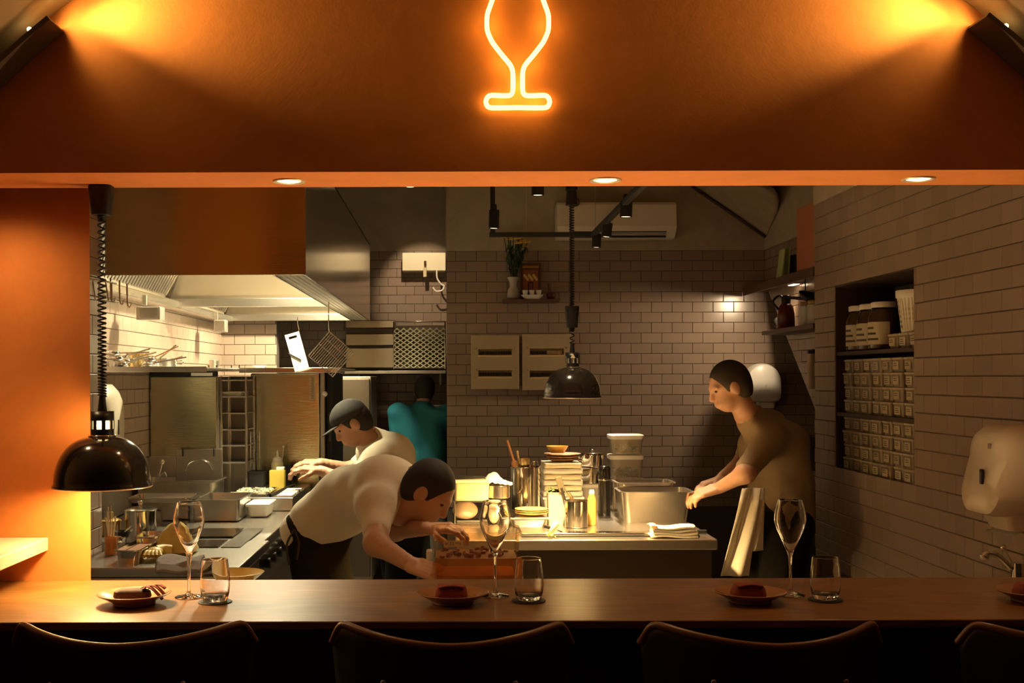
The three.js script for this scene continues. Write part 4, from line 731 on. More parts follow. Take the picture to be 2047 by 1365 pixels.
  const ip = at(1102, 598, 8.55); const ic = thing('incense_pot', 'dark red incense pot at the end of the altar shelf', 'pot', V(ip.x, Y, -8.56)); mesh('pot_body', lathe([[0, 0], [0.025, 0], [0.036, 0.03], [0.030, 0.05], [0.026, 0.05], [0, 0.01]], 20), mat([0.12, 0.02, 0.02], 0.4), ic); mesh('incense_sticks', [0, 1, 2].map((i) => rod(V(0, 0.02, 0), V(-0.03 + i * 0.012, 0.12, 0.01), 0.0015, 5)), mat([0.10, 0.03, 0.02], 0.8), ic);
}
function dispenserRound(o, w, h, d, m) { mesh('cover', loft([[0, 1], [d * 0.75, 0.99], [d * 0.93, 0.93], [d, 0.80]].map(([zz, k]) => { const out = []; for (let i = 0; i < 40; i++) { const a = i / 40 * Math.PI * 2, c = Math.cos(a), s = Math.sin(a), e = s > 0 ? 1 : 0.28; out.push(V(Math.sign(c) * Math.pow(Math.abs(c), e) * w / 2 * k, Math.sign(s) * Math.pow(Math.abs(s), e) * h / 2 * k, zz)); } return out; }), 0.7), m, o); }
{
  const z = 8.6, c = at(1526, 765, z), o = thing('paper_dispenser', 'bright white rounded paper dispenser on the back wall behind the standing cook', 'dispenser', V(c.x, c.y, -ZB + 0.007));
  dispenserRound(o, mm(72, z), mm(78, z), 0.15, mat([0.82, 0.79, 0.74], 0.3));
  mesh('paper_outlet', rbox(0.12, 0.05, 0.09, 0.03, -0.158, 0.06, 0.006), mat([0.55, 0.48, 0.38], 0.4), o);
  mesh('paper_end', rbox(0.09, 0.04, 0.004, 0.03, -0.166, 0.108, 0.001), M.paper, o);
  mesh('badge', rbox(0.03, 0.012, 0.003, 0, 0.06, 0.148, 0.001), M.blackMatt, o);
  mesh('key_slot', rbox(0.004, 0.03, 0.003, 0.008, -0.03, 0.149, 0.001), mat([0.5, 0.45, 0.4], 0.5), o);
}
{ // dark appliance and green board in the back corner
  const o = thing('corner_cabinet', 'dark steel cabinet in the corner behind the standing cook', 'cabinet', V()); const a = at(1598, 874, 8.45);
  mesh('cabinet_body', rspan(a.x, 3.2, 0.02, a.y, 8.45, ZB - 0.01, 0.006), mat([0.16, 0.13, 0.10], 0.4, 0.6), o);
  const wz = 7.9, w = thing('corner_worktop', 'dark worktop under the green chopping board', 'worktop', V()); mesh('worktop_board', rspan(2.06, 3.2, CT - 0.04, CT, wz, 8.44, 0.004), mat([0.20, 0.16, 0.13], 0.3, 0.8), w); mesh('worktop_body', span(2.10, 3.2, 0.02, CT - 0.04, wz + 0.03, 8.44), mat([0.08, 0.065, 0.05], 0.5, 0.5), w);
  const g = at(1612, 946, 8.2); solo('chopping_board', 'green chopping board lying on the corner worktop', 'board', rbox(0.34, 0.025, 0.22, 0, 0.0125, 0, 0.006), mat([0.28, 0.42, 0.14], 0.5), V(g.x + 0.05, CT, -8.2));
  const t0 = at(1613, 707, 7.0), t1 = at(1634, 778, 7.0); const t = thing('hanging_cloth', 'narrow white cloth hanging from a dark clip at the wall corner', 'cloth', V());
  mesh('cloth_panel', cloth(1, 1, (u, v) => V(t0.x + (t1.x - t0.x + 0.05) * u, t0.y + (t1.y - t0.y) * v, -7.0 + 0.012 * Math.sin(u * 9)), 0.004, 12, 10), mat([0.62, 0.52, 0.42], 0.9), t);
  mesh('clip', [rbox(0.05, 0.02, 0.03, t0.x + 0.03, t0.y + 0.01, -7.0, 0.004), rod(V(t0.x + 0.03, t0.y + 0.02, -7.0), V(2.342, t0.y + 0.03, -7.0), 0.005, 6)], M.black, t);
}
{ // shelves on the flank of the stairs and what stands on them
  const up = thing('stair_shelf', 'upper dark wooden shelf on the stair flank', 'shelf', V(), 'stair flank shelves'), y1 = at(1500, 573, 8.55).y, m = mat([0.10, 0.055, 0.04], 0.45);
  mesh('shelf_board', rspan(2.17, 2.34, y1 - 0.03, y1, 7.0, 8.68, 0.004), m, up);
  { // lamp bar under the upper shelf, shining on the back wall
    mesh('shelf_lip', rspan(2.16, 2.172, y1 - 0.058, y1, 7.0, 8.68, 0.002), m, up);
    const lp = V(2.30, y1 - 0.036, -7.85), l = thing('shelf_lamp', 'small lamp bar under the upper stair shelf lighting the back wall', 'light', lp); mesh('lamp_body', rbox(0.05, 0.010, 0.16, 0, 0, 0, 0.003), M.white, l); mesh('lamp_diffuser', rbox(0.035, 0.004, 0.14, -0.004, -0.006, 0, 0.001), glow(SOFT, 6), l);
    spot(lp.clone().add(V(-0.01, -0.012, 0)), V(1.3, 1.2, -8.9), SOFT, POWER.shelf, 1.05, 1, 1.6);
  }
  const lo = thing('stair_shelf', 'lower dark wooden shelf on the stair flank', 'shelf', V(), 'stair flank shelves'), y2 = at(1535, 661, 8.1).y;
  mesh('shelf_board', rspan(2.16, 2.335, y2 - 0.03, y2, 7.0, 8.15, 0.004), m, lo);
  const book = (name, label, cat, x0, x1, z0, z1, h, c, y) => solo(name, label, cat, rspan(x0, x1, y + 0.0005, y + h, z0, z1, 0.003), mat(c, 0.6), null);
  book('menu_board', 'tall pinkish orange board standing on the upper stair shelf', 'board', 2.19, 2.215, 7.05, 7.42, 0.40, [0.50, 0.17, 0.08], y1);
  book('white_folder', 'tall white folder beside the pinkish board', 'folder', 2.225, 2.25, 7.3, 7.52, 0.39, [0.55, 0.48, 0.36], y1);
  const gn = thing('file_holder', 'green file holder on the upper stair shelf', 'file holder', V(2.25, y1 + 0.0005, -7.85));
  mesh('holder_wall', [xf(box(0.13, 0.004, 0.16, 0, 0, 0), V(0, 0.003, 0)), xf(box(0.006, 0.19, 0.12), V(-0.04, 0.10, 0), 0, 0, -0.12), xf(box(0.006, 0.21, 0.12), V(0.0, 0.10, 0.0), 0, 0, -0.06)], mat([0.42, 0.50, 0.20], 0.5), gn);
  mesh('file', xf(box(0.02, 0.15, 0.10), V(0.04, 0.08, 0)), M.blackMatt, gn);
  const th = thing('red_thermos', 'dark red flask with black handle on the lower stair shelf', 'flask', V(2.235, y2 + 0.0005, -7.82));
  mesh('flask_body', lathe([[0, 0], [0.058, 0], [0.056, 0.10], [0.044, 0.15], [0.03, 0.17], [0, 0.172]], 28), mat([0.11, 0.010, 0.009], 0.3), th); mesh('flask_cap', lathe([[0.03, 0.168], [0.032, 0.21], [0.02, 0.225], [0, 0.225]], 20), M.black, th); mesh('handle', tube([V(-0.05, 0.13, 0), V(-0.085, 0.18, 0), V(-0.05, 0.22, 0), V(-0.02, 0.21, 0)], 0.008, 20, 8), M.black, th);
  const rl = at(1556, 641, 7.95); const tp = thing('tape_roll', 'black round roll standing on the lower stair shelf', 'roll', V(rl.x + 0.01, y2 + 0.0005, -7.95)); mesh('roll', new THREE.TorusGeometry(0.028, 0.017, 12, 28).translate(0, 0.046, 0), M.black, tp);
  const pn = thing('frying_pan', 'black frying pan hanging under the upper stair shelf', 'pan', V()); const pa = at(1572, 594, 7.62), pb = at(1610, 597, 7.54); mesh('pan_bowl', xf(lathe([[0, 0], [0.075, 0.004], [0.095, 0.035], [0.091, 0.035], [0.07, 0.01], [0, 0.007]], 32), at(1622, 602, 7.5), 0.4, 0, -0.25), M.black, pn); mesh('handle', rod(pa, pb, 0.011, 8), M.black, pn);
  mesh('hanging_hook', rod(at(1610, 597, 7.54), V(at(1610, 597, 7.54).x, y1 - 0.03, -7.54), 0.004, 6), M.black, pn);
  [['clear jar with an orange lid beside the red flask', 7.36, [0.45, 0.24, 0.10]], ['tall clear jar of yellow grains at the wall end of the lower stair shelf', 7.20, [0.50, 0.32, 0.08]]].forEach(([l, z, c]) => { const j = thing('storage_jar', l, 'jar', V(2.235, y2 + 0.0005, -z), 'jars on the lower stair shelf'); mesh('jar_glass', lathe([[0, 0], [0.045, 0], [0.045, 0.12], [0.038, 0.13], [0, 0.13]], 24), M.frosty, j); mesh('contents', lathe([[0, 0.004], [0.042, 0.004], [0.042, 0.07], [0, 0.075]], 20), mat(c, 0.8), j); mesh('lid', lathe([[0.04, 0.13], [0.042, 0.15], [0, 0.152]], 24), mat(c, 0.5), j); });
}
// ================================================================ right wall: niche contents, dispenser, tap
{
  const lblTex = (lines, bg = '#cfc0a4', ink = '#4b3a2a') => canvasTex(96, 64, (x, w, h) => { x.fillStyle = bg; x.fillRect(0, 0, w, h); x.fillStyle = ink; for (let i = 0; i < lines; i++) x.fillRect(10, 14 + i * 16, 54 + ((i * 29) % 24), 6); });
  const lm = [2, 3, 2].map((n, i) => mat([0.62, 0.62, 0.62], 0.7, 0, { map: lblTex(n, ['#cdbd9f', '#d6c9ae', '#c2b294'][i]) }));
  const fills = [[0.30, 0.20, 0.09], [0.40, 0.31, 0.18], [0.22, 0.10, 0.05], [0.45, 0.40, 0.28], [0.34, 0.24, 0.05], [0.16, 0.09, 0.05], [0.48, 0.22, 0.10]].map((c) => mat(c, 0.7));
  const bw = 0.118, bh = 0.066, bd = 0.10, plastic = mat([0.46, 0.38, 0.27], 0.25, 0, { transmission: 0.5, thickness: 0 });
  const bodyG = fin(stack([[bd - 0.016, bw - 0.022, 0.012, 0], [bd, bw - 0.006, 0.014, bh - 0.010]])), lidG = fin(stack([[bd + 0.004, bw - 0.002, 0.016, bh - 0.010], [bd + 0.004, bw - 0.002, 0.016, bh - 0.002], [bd - 0.004, bw - 0.012, 0.014, bh]])), fillG = fin(stack([[bd - 0.024, bw - 0.030, 0.010, 0.004], [bd - 0.014, bw - 0.020, 0.012, bh * 0.6]]));
  const labG = new THREE.PlaneGeometry(0.066, 0.036).rotateY(-Math.PI / 2).translate(-bd / 2 - 0.0005, bh * 0.45, 0);
  const lidM = mat([0.36, 0.29, 0.20], 0.3), ord = ['first', 'second', 'third', 'fourth', 'fifth', 'sixth', 'seventh'];
  const put = (x, y, z, i, label, group) => { const o = thing('food_tub', label, 'tub', V(x, y, -z), group); mesh('tub_body', bodyG, plastic, o); mesh('contents', fillG, fills[i % 7], o); mesh('lid', lidG, lidM, o); mesh('paper_label', labG, lm[i % 3], o, true); };
  let i = 0;
  [[1.419, 4, 'middle niche shelf'], [NI.y0 + 0.005, 4, 'niche floor']].forEach(([y, rows, where], s) => {
    for (let r = 0; r < rows; r++) for (let c = 0; c < 7; c++) put(WR + 0.065 + rr2(-0.006, 0.006), y + r * (bh + 0.0004), NI.z1 - 0.12 - c * 0.131 + rr2(-0.004, 0.004), (i++ * 5 + r) % 7, `${ord[c]} labelled plastic tub counted from the far end, ${['bottom', 'second', 'third', 'top'][r]} row on the ${where}`, 'food tubs on the ' + where);
  });
  for (let c = 0; c < 3; c++) put(WR + 0.065, 1.7235, NI.z0 + 0.30 - c * 0.122, c + 3, `${ord[c]} small tub under the white bucket counted from the jars`, 'tubs under the bucket');
  // pickle jars
  const jm = mat([0.05, 0.026, 0.012], 0.15), jl = lm[1];
  for (let c = 0; c < 3; c++) { const o = thing('pickle_jar', `${['farthest', 'middle', 'nearest'][c]} dark jar with white label and white lid on the top niche shelf`, 'jar', V(WR + 0.08, 1.7235, -(NI.z1 - 0.14 - c * 0.155)), 'dark jars on the top niche shelf');
    mesh('jar_body', lathe([[0, 0], [0.068, 0], [0.072, 0.01], [0.072, 0.15], [0.058, 0.185], [0.054, 0.20], [0, 0.2]], 32), jm, o); mesh('lid', lathe([[0.058, 0.198], [0.060, 0.222], [0.05, 0.226], [0, 0.226]], 32), M.white, o);
    mesh('paper_label', new THREE.CylinderGeometry(0.0728, 0.0728, 0.105, 24, 1, true, Math.PI, Math.PI).translate(0, 0.078, 0), jl, o, true); }
  const bt = canvasTex(256, 128, (x, w, h) => { x.fillStyle = '#cdbfa8'; x.fillRect(0, 0, w, h); x.fillStyle = '#141c14'; const X0 = 60, n = 16; for (let a = 0; a < 4; a++) for (let b = 0; b < 6; b++) { x.save(); x.translate(X0 + 10 + a * 18, 12 + b * 20); x.rotate(Math.PI / 4); x.fillRect(-6, -6, 12, 12); x.fillStyle = '#9aa08a'; x.fillRect(-2, -2, 4, 4); x.fillStyle = '#141c14'; x.restore(); } x.fillStyle = '#b8a286'; x.fillRect(140, 40, 60, 10); x.fillRect(140, 60, 46, 8); x.fillRect(140, 78, 54, 8); });
  const b = thing('white_bucket', 'white bucket with a dark diamond pattern standing on small tubs', 'bucket', V(WR + 0.12, 1.7235 + bh + 0.0005, -(NI.z0 + 0.185)));
  mesh('bucket_body', lathe([[0, 0], [0.10, 0], [0.118, 0.155], [0.124, 0.155], [0.124, 0.185], [0.112, 0.185], [0, 0.18]], 40), M.white, b);
  mesh('bucket_print', new THREE.CylinderGeometry(0.1172, 0.1012, 0.14, 32, 1, true, Math.PI, Math.PI).translate(0, 0.08, 0), mat([0.8, 0.8, 0.8], 0.5, 0, { map: bt }), b, true);
}
{ // large towel dispenser on the right wall
  const zc = 3.82, top = at(1990, 848, 3.8).y, bot = at(1990, 1030, 3.8).y, H = top - bot, o = thing('towel_dispenser', 'large white paper towel dispenser on the tiled wall above the tap', 'dispenser', V(WR - 0.007, (top + bot) / 2, -zc));
  const m = mat([0.70, 0.62, 0.50], 0.22);
  const rings = [[0, 1, 0], [0.13, 1, 0], [0.18, 0.97, -0.004], [0.205, 0.88, -0.01], [0.212, 0.72, -0.01]].map(([d, k, y]) => rrect(0.31 * k, H * k, 0.09 * k, 8).map(([a, b]) => V(-d - (b > 0 ? 0 : 0.02 * (1 - b / (H / 2)) * (d > 0.1 ? 1 : 0)), b + y, a)));
  mesh('cover', loft(rings, 0.8), m, o);
  mesh('view_window', rbox(0.012, 0.050, 0.018, -0.236, -0.022, 0.02, 0.005), M.black, o);
  mesh('logo_badge', rbox(0.008, 0.020, 0.026, -0.212, 0.075, 0.03, 0.002), mat([0.25, 0.2, 0.16], 0.5), o);
  mesh('paper_lip', loft([0, 1].map((t) => rrect(0.17, 0.20, 0.03, 5).map(([a, b]) => V(-0.11 + a * (1 - 0.25 * t), -H / 2 - 0.055 * t + 0.01, b * (1 - 0.2 * t)))), 0.7), m, o);
  mesh('paper_sheet', cloth(1, 1, (u, v) => V(-0.13 - 0.05 * v * v, -H / 2 - 0.045 - 0.012 * v, -0.07 + u * 0.14), 0.002, 8, 6), M.paper, o);
}
{
  const z = 3.75, o = thing('sink_tap', 'chrome mixer tap behind the bar under the towel dispenser', 'tap', V());
  mesh('spout', tube([at(2020, 1135, z), at(2003, 1118, z), at(1988, 1108, z), at(1974, 1106, z), at(1966, 1113, z)], 0.010, 30, 12), M.chrome, o);
  mesh('spout_tip', sph(0.014, ...at(1968, 1112, z).toArray(), 1, 1, 1, 14), M.chrome, o);
  const b = at(2036, 1150, z); mesh('tap_body', [cyl(0.022, 0.026, 0.12, b.x, b.y - 0.02, b.z, 24), cyl(0.03, 0.034, 0.012, b.x, b.y - 0.085, b.z, 24)], M.chrome, o);
  mesh('tap_lever', [rod(at(2034, 1132, z), at(2052, 1130, z), 0.006, 8), rod(at(2024, 1137, z), at(2010, 1132, z), 0.005, 8), sph(0.010, ...at(2006, 1095, z).toArray()), rod(at(2006, 1095, z), at(2030, 1135, z), 0.0025, 6)], M.chrome, o);
  // the low worktop behind the bar on which sink and box stand
  const w = thing('back_bar_worktop', 'steel worktop on the kitchen side of the bar', 'worktop', V());
  mesh('worktop_board', rspan(-0.085, WR - 0.01, 0.82, 0.86, ZP + 0.002, 4.27, 0.004), M.steelSoft, w); mesh('worktop_body', span(-0.10, WR - 0.01, 0.02, 0.82, ZP + 0.002, 4.25), mat([0.2, 0.18, 0.15], 0.5, 0.8), w);
}

// ================================================================ island
const IT = CT;
{
  const o = thing('island_counter', 'stainless steel island worktop crowded with pots and pans', 'counter', V()), z0 = 5.0, z1 = 6.35, x0 = 0.02, x1 = at(1435, 1085, z0).x;
  mesh('worktop', rspan(x0, x1, IT - 0.045, IT, z0, z1, 0.006), M.steel, o);
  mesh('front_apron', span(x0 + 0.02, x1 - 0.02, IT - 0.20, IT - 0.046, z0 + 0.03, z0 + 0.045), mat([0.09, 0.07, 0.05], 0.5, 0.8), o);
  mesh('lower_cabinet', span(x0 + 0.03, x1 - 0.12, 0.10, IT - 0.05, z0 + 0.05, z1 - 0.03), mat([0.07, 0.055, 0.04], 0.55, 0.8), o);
  for (const [x, z] of [[x0 + 0.05, z0 + 0.06], [x1 - 0.06, z0 + 0.06], [x1 - 0.06, z1 - 0.06], [x0 + 0.05, z1 - 0.06]]) mesh('leg', cyl(0.02, 0.02, IT - 0.05, x, (IT - 0.05) / 2, -z, 14), M.steelSoft, o);
}
const ibase = (py) => (EYE - IT) * F / (py - CY);
{ // long low rail along the front of the island
  const a = at(1042, 1060, 5.12), b = at(1396, 1058, 5.12);
  const o = thing('knife_rail', 'long polished steel bar lying along the front of the island', 'bar', V()); mesh('rail_bar', rspan(a.x, b.x, IT, IT + 0.016, 5.10, 5.16, 0.004), M.steelShiny, o); mesh('rubber_edge', rspan(a.x, b.x, IT, IT + 0.006, 5.09, 5.10, 0.001), M.black, o);
}
{ // two deep pans at the right
  const m = M.steel, z = 5.55;
  const a = at(1252, 1050, z), b = at(1380, 1050, z), w = b.x - a.x + 0.03;
  const o = thing('gastronorm_pan', 'deep steel pan in front at the end of the island', 'pan', V((a.x + b.x) / 2, IT, -z - 0.135), 'deep pans on the island'); mesh('pan_body', pan(w, 0.24, 0.145, 0.03, 0.012, 0.03), m, o);
  const c = thing('gastronorm_pan', 'deep steel pan behind and overlapping the front one on the island', 'pan', V((a.x + b.x) / 2 - 0.008, IT, -z - 0.375), 'deep pans on the island'); mesh('pan_body', pan(w - 0.055, 0.20, 0.165, 0.03, 0.012, 0.03), m, c);
}
{ // folded towel, knife
  const p = at(1345, 1070, 5.07), o = thing('folded_towel', 'folded cream towel with pink border at the front edge of the island', 'towel', V(p.x, IT, p.z)), W = mm(94, 5.05);
  const fold = (y, k, dx) => cloth(W - 0.01 * k, 0.085, (u, v, w, d) => V((u - 0.5) * w + dx, y + 0.004 * Math.sin(u * 6 + k) + 0.006 * Math.sin(Math.PI * v), (0.5 - v) * d), 0.010, 20, 8);
  for (let k = 0; k < 4; k++) mesh('fold', fold(0.004 + k * 0.0115, k, 0.004 * (k % 2)), mat([0.78, 0.70, 0.52], 0.95, 0, { bumpMap: clothBump, bumpScale: 0.0008 }), o);
  mesh('border', [cloth(0.028, 0.088, (u, v, w, d) => V(-W / 2 + u * w - 0.003, 0.050 + 0.004 * Math.sin(u * 3) + 0.006 * Math.sin(Math.PI * v), (0.5 - v) * d), 0.003, 6, 8)], mat([0.62, 0.30, 0.20], 0.95), o);
  const k0 = at(1384, 1060, 5.2), k1 = at(1413, 1058, 5.2), kn = thing('kitchen_knife', 'kitchen knife with dark handle behind the folded towel', 'knife', V()); mesh('handle', rbox(k1.x - k0.x, 0.014, 0.02, (k0.x + k1.x) / 2, IT + 0.008, -5.2, 0.004), M.black, kn); mesh('blade', rbox(0.15, 0.002, 0.03, k0.x - 0.07, IT + 0.006, -5.2, 0.001), M.chrome, kn);
}
function ipot(name, label, px, pyTop, w, z, m, opts = {}) {     // a round vessel on the island, given by its rim row
  const top = at(px, pyTop, z), y = opts.y ?? IT, h = top.y - y, r = mm(w, z) / 2, o = thing(name, label, opts.cat ?? 'pot', V(top.x, y, -z), opts.group);
  mesh('pot_body', lathe([[0, 0.002], [r * 0.95, 0], [r, 0.005], [r, h - 0.004], [r + 0.003, h], [r - 0.001, h + 0.001], [r - 0.003, 0.008], [0, 0.006]], 36), m, o);
  return { o, h, r, top };
}
{
  const P = ipot('bain_marie_pot', 'tall polished steel pot holding wooden spoons on the island', 1049, 932, 60, 5.85, M.steelShiny);
  const spoon = (x0, y0, x1, y1, z, r, m, label) => { const o = thing('wooden_spoon', label, 'spoon', V(), 'utensils in the tall pot'); mesh('handle', rod(at(x0, y0, z), at(x1, y1, z), r, 8), m, o); mesh('spoon_bowl', xf(sph(0.022, 0, 0, 0, 0.9, 1.6, 0.4, 14), at(x0 + (x1 - x0) * 0.3, y0 + (y1 - y0) * 0.3, z), 0, 0, 0.35), m, o); };
  const wood = mat([0.42, 0.20, 0.08], 0.6);
  spoon(1038, 955, 1014, 880, 5.85, 0.006, wood, 'long wooden spoon leaning out of the tall pot'); spoon(1043, 955, 1034, 901, 5.84, 0.005, mat([0.62, 0.42, 0.22], 0.6), 'short pale wooden spoon in the tall pot');
  const cup = thing('steel_cup', 'small golden steel cup inside the tall pot', 'cup', at(1047, 950, 5.83)); mesh('cup_body', lathe([[0, 0], [0.028, 0], [0.030, 0.085], [0.028, 0.085], [0.026, 0.004], [0, 0.004]], 24), mat([0.78, 0.6, 0.3], 0.2, 1), cup);
  const wh = thing('wire_whisk', 'steel whisk sticking out of the tall pot', 'whisk', V()), wc = at(1071, 935, 5.88); mesh('whisk_wire', [0, 1, 2].map((i) => xf(new THREE.TorusGeometry(0.025, 0.0022, 6, 20).scale(0.8, 1.3, 1), wc, 0, i * 1.05, 0.5)), M.chrome, wh); mesh('handle', rod(at(1066, 950, 5.88), at(1070, 975, 5.88), 0.006, 8), M.chrome, wh);
}
{ // plates on a lidded pan
  const z = 5.42, a = at(1014, 1034, z), b = at(1100, 1034, z), h = a.y - IT, o = thing('lidded_pan', 'low steel pan with flat lid under the yellow plates', 'pan', V((a.x + b.x) / 2, IT, -z - 0.09)); mesh('pan_body', pan(b.x - a.x - 0.03, 0.19, h - 0.012, 0.02, 0.008, 0.02), M.steelShiny, o); mesh('lid', rbox(b.x - a.x, 0.008, 0.21, 0, h - 0.004, 0, 0.003), M.steelShiny, o);
  const c = at(1065, 1026, z); const yel = mat([0.74, 0.50, 0.14], 0.3);
  for (let k = 0; k < 3; k++) solo('yellow_plate', ['bottom yellow plate of the small stack on the lidded pan', 'middle yellow plate of the small stack on the lidded pan', 'top yellow plate of the small stack on the lidded pan'][k], 'plate', lathe([[0, 0], [0.045, 0], [0.078, 0.012], [0.076, 0.014], [0.045, 0.004], [0, 0.004]], 40), yel, V(c.x, IT + h + 0.0005 + k * 0.0085, -z - 0.09), 'yellow plates on the island');
}
{ // herb box, spatula, bain-maries, bottles
  const z = 5.55, c = at(1112, 1028, z), o = thing('herb_box', 'grey square box of dark herbs beside the yellow plates', 'box', V(c.x, IT, -z)), h = at(1112, 984, z).y - IT, W = mm(36, z);
  mesh('box_body', pan(W, W, h, 0.006, 0.003, 0.008), mat([0.40, 0.33, 0.27], 0.4, 0.4), o);
  const lf = []; for (let i = 0; i < 26; i++) lf.push(xf(sph(0.016, 0, 0, 0, 1, 0.2, 0.6, 6), V(rr2(-0.04, 0.04), h + rr2(0, 0.02), rr2(-0.035, 0.035)), rr2(-0.6, 0.6), rr2(0, 6), rr2(-0.5, 0.5))); mesh('herbs', lf, mat([0.06, 0.075, 0.02], 0.8), o).userData.kind = 'stuff';
  const sp = thing('dark_spatula', 'dark spatula standing up between the herb box and steel pot', 'spatula', V()); mesh('handle', rod(at(1132, 1010, 5.5), at(1122, 975, 5.5), 0.007, 8), M.black, sp); mesh('blade', xf(rbox(0.030, 0.075, 0.006, 0, 0, 0, 0.003), at(1120, 968, 5.5), 0, 0, 0.28), mat([0.05, 0.04, 0.02], 0.5), sp);
  const B = ipot('steel_pot', 'polished steel pot holding tongs at the front of the island', 1152, 1000, 46, 5.42, M.steelShiny);
  const tg = thing('serving_tongs', 'golden tongs resting in the front steel pot', 'tongs', V()); for (const k of [0, 5]) mesh('tong_arm', tube([at(1152 + k, 1020, 5.42), at(1142 + k, 1000, 5.40), at(1132 + k, 984, 5.39)], 0.005, 12, 6), mat([0.7, 0.5, 0.28], 0.3, 1), tg);
  const c2 = at(1183, 1000, 5.5), ob = thing('oil_bottle', 'slim clear bottle of yellow oil beside the front steel pot', 'bottle', V(c2.x, IT, -5.5)); const bh = at(1183, 985, 5.5).y - IT;
  mesh('bottle_body', lathe([[0, 0], [0.020, 0], [0.021, 0.004], [0.021, bh - 0.03], [0.012, bh - 0.008], [0.012, bh], [0, bh]], 24), mat([0.55, 0.38, 0.10], 0.15, 0, { transmission: 0.5 }), ob); mesh('stopper', cyl(0.010, 0.013, 0.016, 0, bh + 0.006, 0, 16), M.white, ob);
  const m = at(1208, 1020, 5.9), mh = at(1208, 930, 5.9).y - IT, ml = thing('pepper_mill', 'tall black pepper mill in the middle of the island', 'mill', V(m.x, IT, -5.9)), mr = mm(25, 5.95) / 2; mesh('mill_body', lathe([[0, 0], [mr, 0], [mr, 0.012], [mr * 0.93, 0.03], [mr * 0.93, mh * 0.72], [mr, mh * 0.74], [mr, mh - 0.012], [mr * 0.8, mh - 0.002], [0, mh]], 32), M.blackGloss, ml); mesh('chrome_ring', lathe([[mr * 0.96, mh * 0.70], [mr * 1.01, mh * 0.71], [mr * 0.96, mh * 0.73]], 32), M.chrome, ml);
}
{ // stack in the middle: tray, white cloths, plates, bowl
  const z = 6.05, x0 = at(1083, 985, z).x, x1 = at(1160, 985, z).x, xc = (x0 + x1) / 2, W = x1 - x0;
  let y = IT;
  const y1 = at(1120, 992, z).y, cr = thing('storage_crate', 'white storage crate under the folded cloths on the island', 'crate', V(xc, y, -z)); mesh('crate_body', pan(W, 0.26, y1 - y - 0.004, 0.02, 0.006, 0.02), M.white, cr); mesh('crate_lid', rbox(W + 0.012, 0.01, 0.27, 0, y1 - y - 0.001 + 0.004, 0, 0.003), M.white, cr); y = y1 + 0.009;
  const white = mat([0.82, 0.78, 0.70], 0.95, 0, { bumpMap: clothBump, bumpScale: 0.0008 }), crm = mat([0.74, 0.66, 0.46], 0.95);
  const top = at(1120, 922, z).y, n = 6, t = (top - y) / n;
  for (let k = 0; k < n; k++) solo('folded_cloth', ['lowest', 'second lowest', 'third lowest', 'fourth lowest', 'fifth', 'topmost'][k] + ' folded white cloth of the pile on the crate', 'cloth', cloth(W - 0.01 * (k % 2), 0.24, (u, v, w, d) => V((u - 0.5) * w, 0.001 + 0.0012 * Math.sin(u * 7 + k * 2) + 0.001, (0.5 - v) * d), t - 0.004, 16, 8), k % 2 ? crm : white, V(xc, y + k * t, -z), 'folded cloths on the island');
  y = top; const pl = mat([0.46, 0.27, 0.15], 0.4);
  for (let k = 0; k < 3; k++) solo('brown_plate', ['lowest brown plate of the stack on the white cloths', 'middle brown plate of the stack on the white cloths', 'top brown plate of the stack on the white cloths'][k], 'plate', lathe([[0, 0], [0.05, 0], [0.095 - (2 - k) * 0.004, 0.012], [0.093 - (2 - k) * 0.004, 0.016], [0.05, 0.006], [0, 0.006]], 44), pl, V(at(1124, 915, z).x, y + 0.001 + k * 0.0125, -z), 'brown plates on the island');
  const bc = at(1114, 905, z); solo('yellow_bowl', 'yellow bowl on top of the brown plates', 'bowl', lathe([[0, 0], [0.035, 0], [0.058, 0.035], [0.055, 0.035], [0.033, 0.005], [0, 0.005]], 36), mat([0.72, 0.45, 0.08], 0.3), V(bc.x, y + 0.0445, -z));
}
{ // pots on a white tub behind the pepper mill
  const z = 6.15, tub = thing('white_tub', 'white tub with yellow sauce under the steel pots', 'tub', V(at(1180, 975, z).x, IT, -z)), h = at(1180, 966, z).y - IT, W = mm(36, z); mesh('tub_body', stack([[W * 0.9, W * 0.9, 0.015, 0], [W, W, 0.018, h - 0.02]]), M.frosty, tub); mesh('sauce', stack([[W * 0.84, W * 0.84, 0.014, 0.004], [W * 0.9, W * 0.9, 0.014, h * 0.6]]), mat([0.66, 0.50, 0.15], 0.6), tub); mesh('lid', rbox(W + 0.01, 0.02, W + 0.01, 0, h - 0.01, 0, 0.006), M.white, tub);
  const q = at(1182, 966, z), p2 = ipot('steel_pot', 'shallow steel pot on the white tub', 1182, 934, 40, z, M.steelShiny, { y: IT + h + 0.001 });
  const p3 = ipot('steel_pot', 'lidded steel pot on top of the pile behind the pepper mill', 1184, 908, 44, z, M.steelShiny, { y: p2.top.y + 0.004 }); mesh('lid', lathe([[0, p3.h + 0.012], [p3.r * 0.5, p3.h + 0.010], [p3.r + 0.005, p3.h + 0.003], [0, p3.h + 0.001]], 36), M.steelShiny, p3.o); mesh('lid_knob', sph(0.010, 0, p3.h + 0.018, 0), M.steelShiny, p3.o); mesh('side_handle', tube([V(-p3.r, p3.h * 0.7, 0), V(-p3.r - 0.035, p3.h * 0.8, 0), V(-p3.r - 0.035, p3.h * 0.5, 0.01), V(-p3.r, p3.h * 0.5, 0)], 0.004, 16, 6), M.steelShiny, p3.o);
}
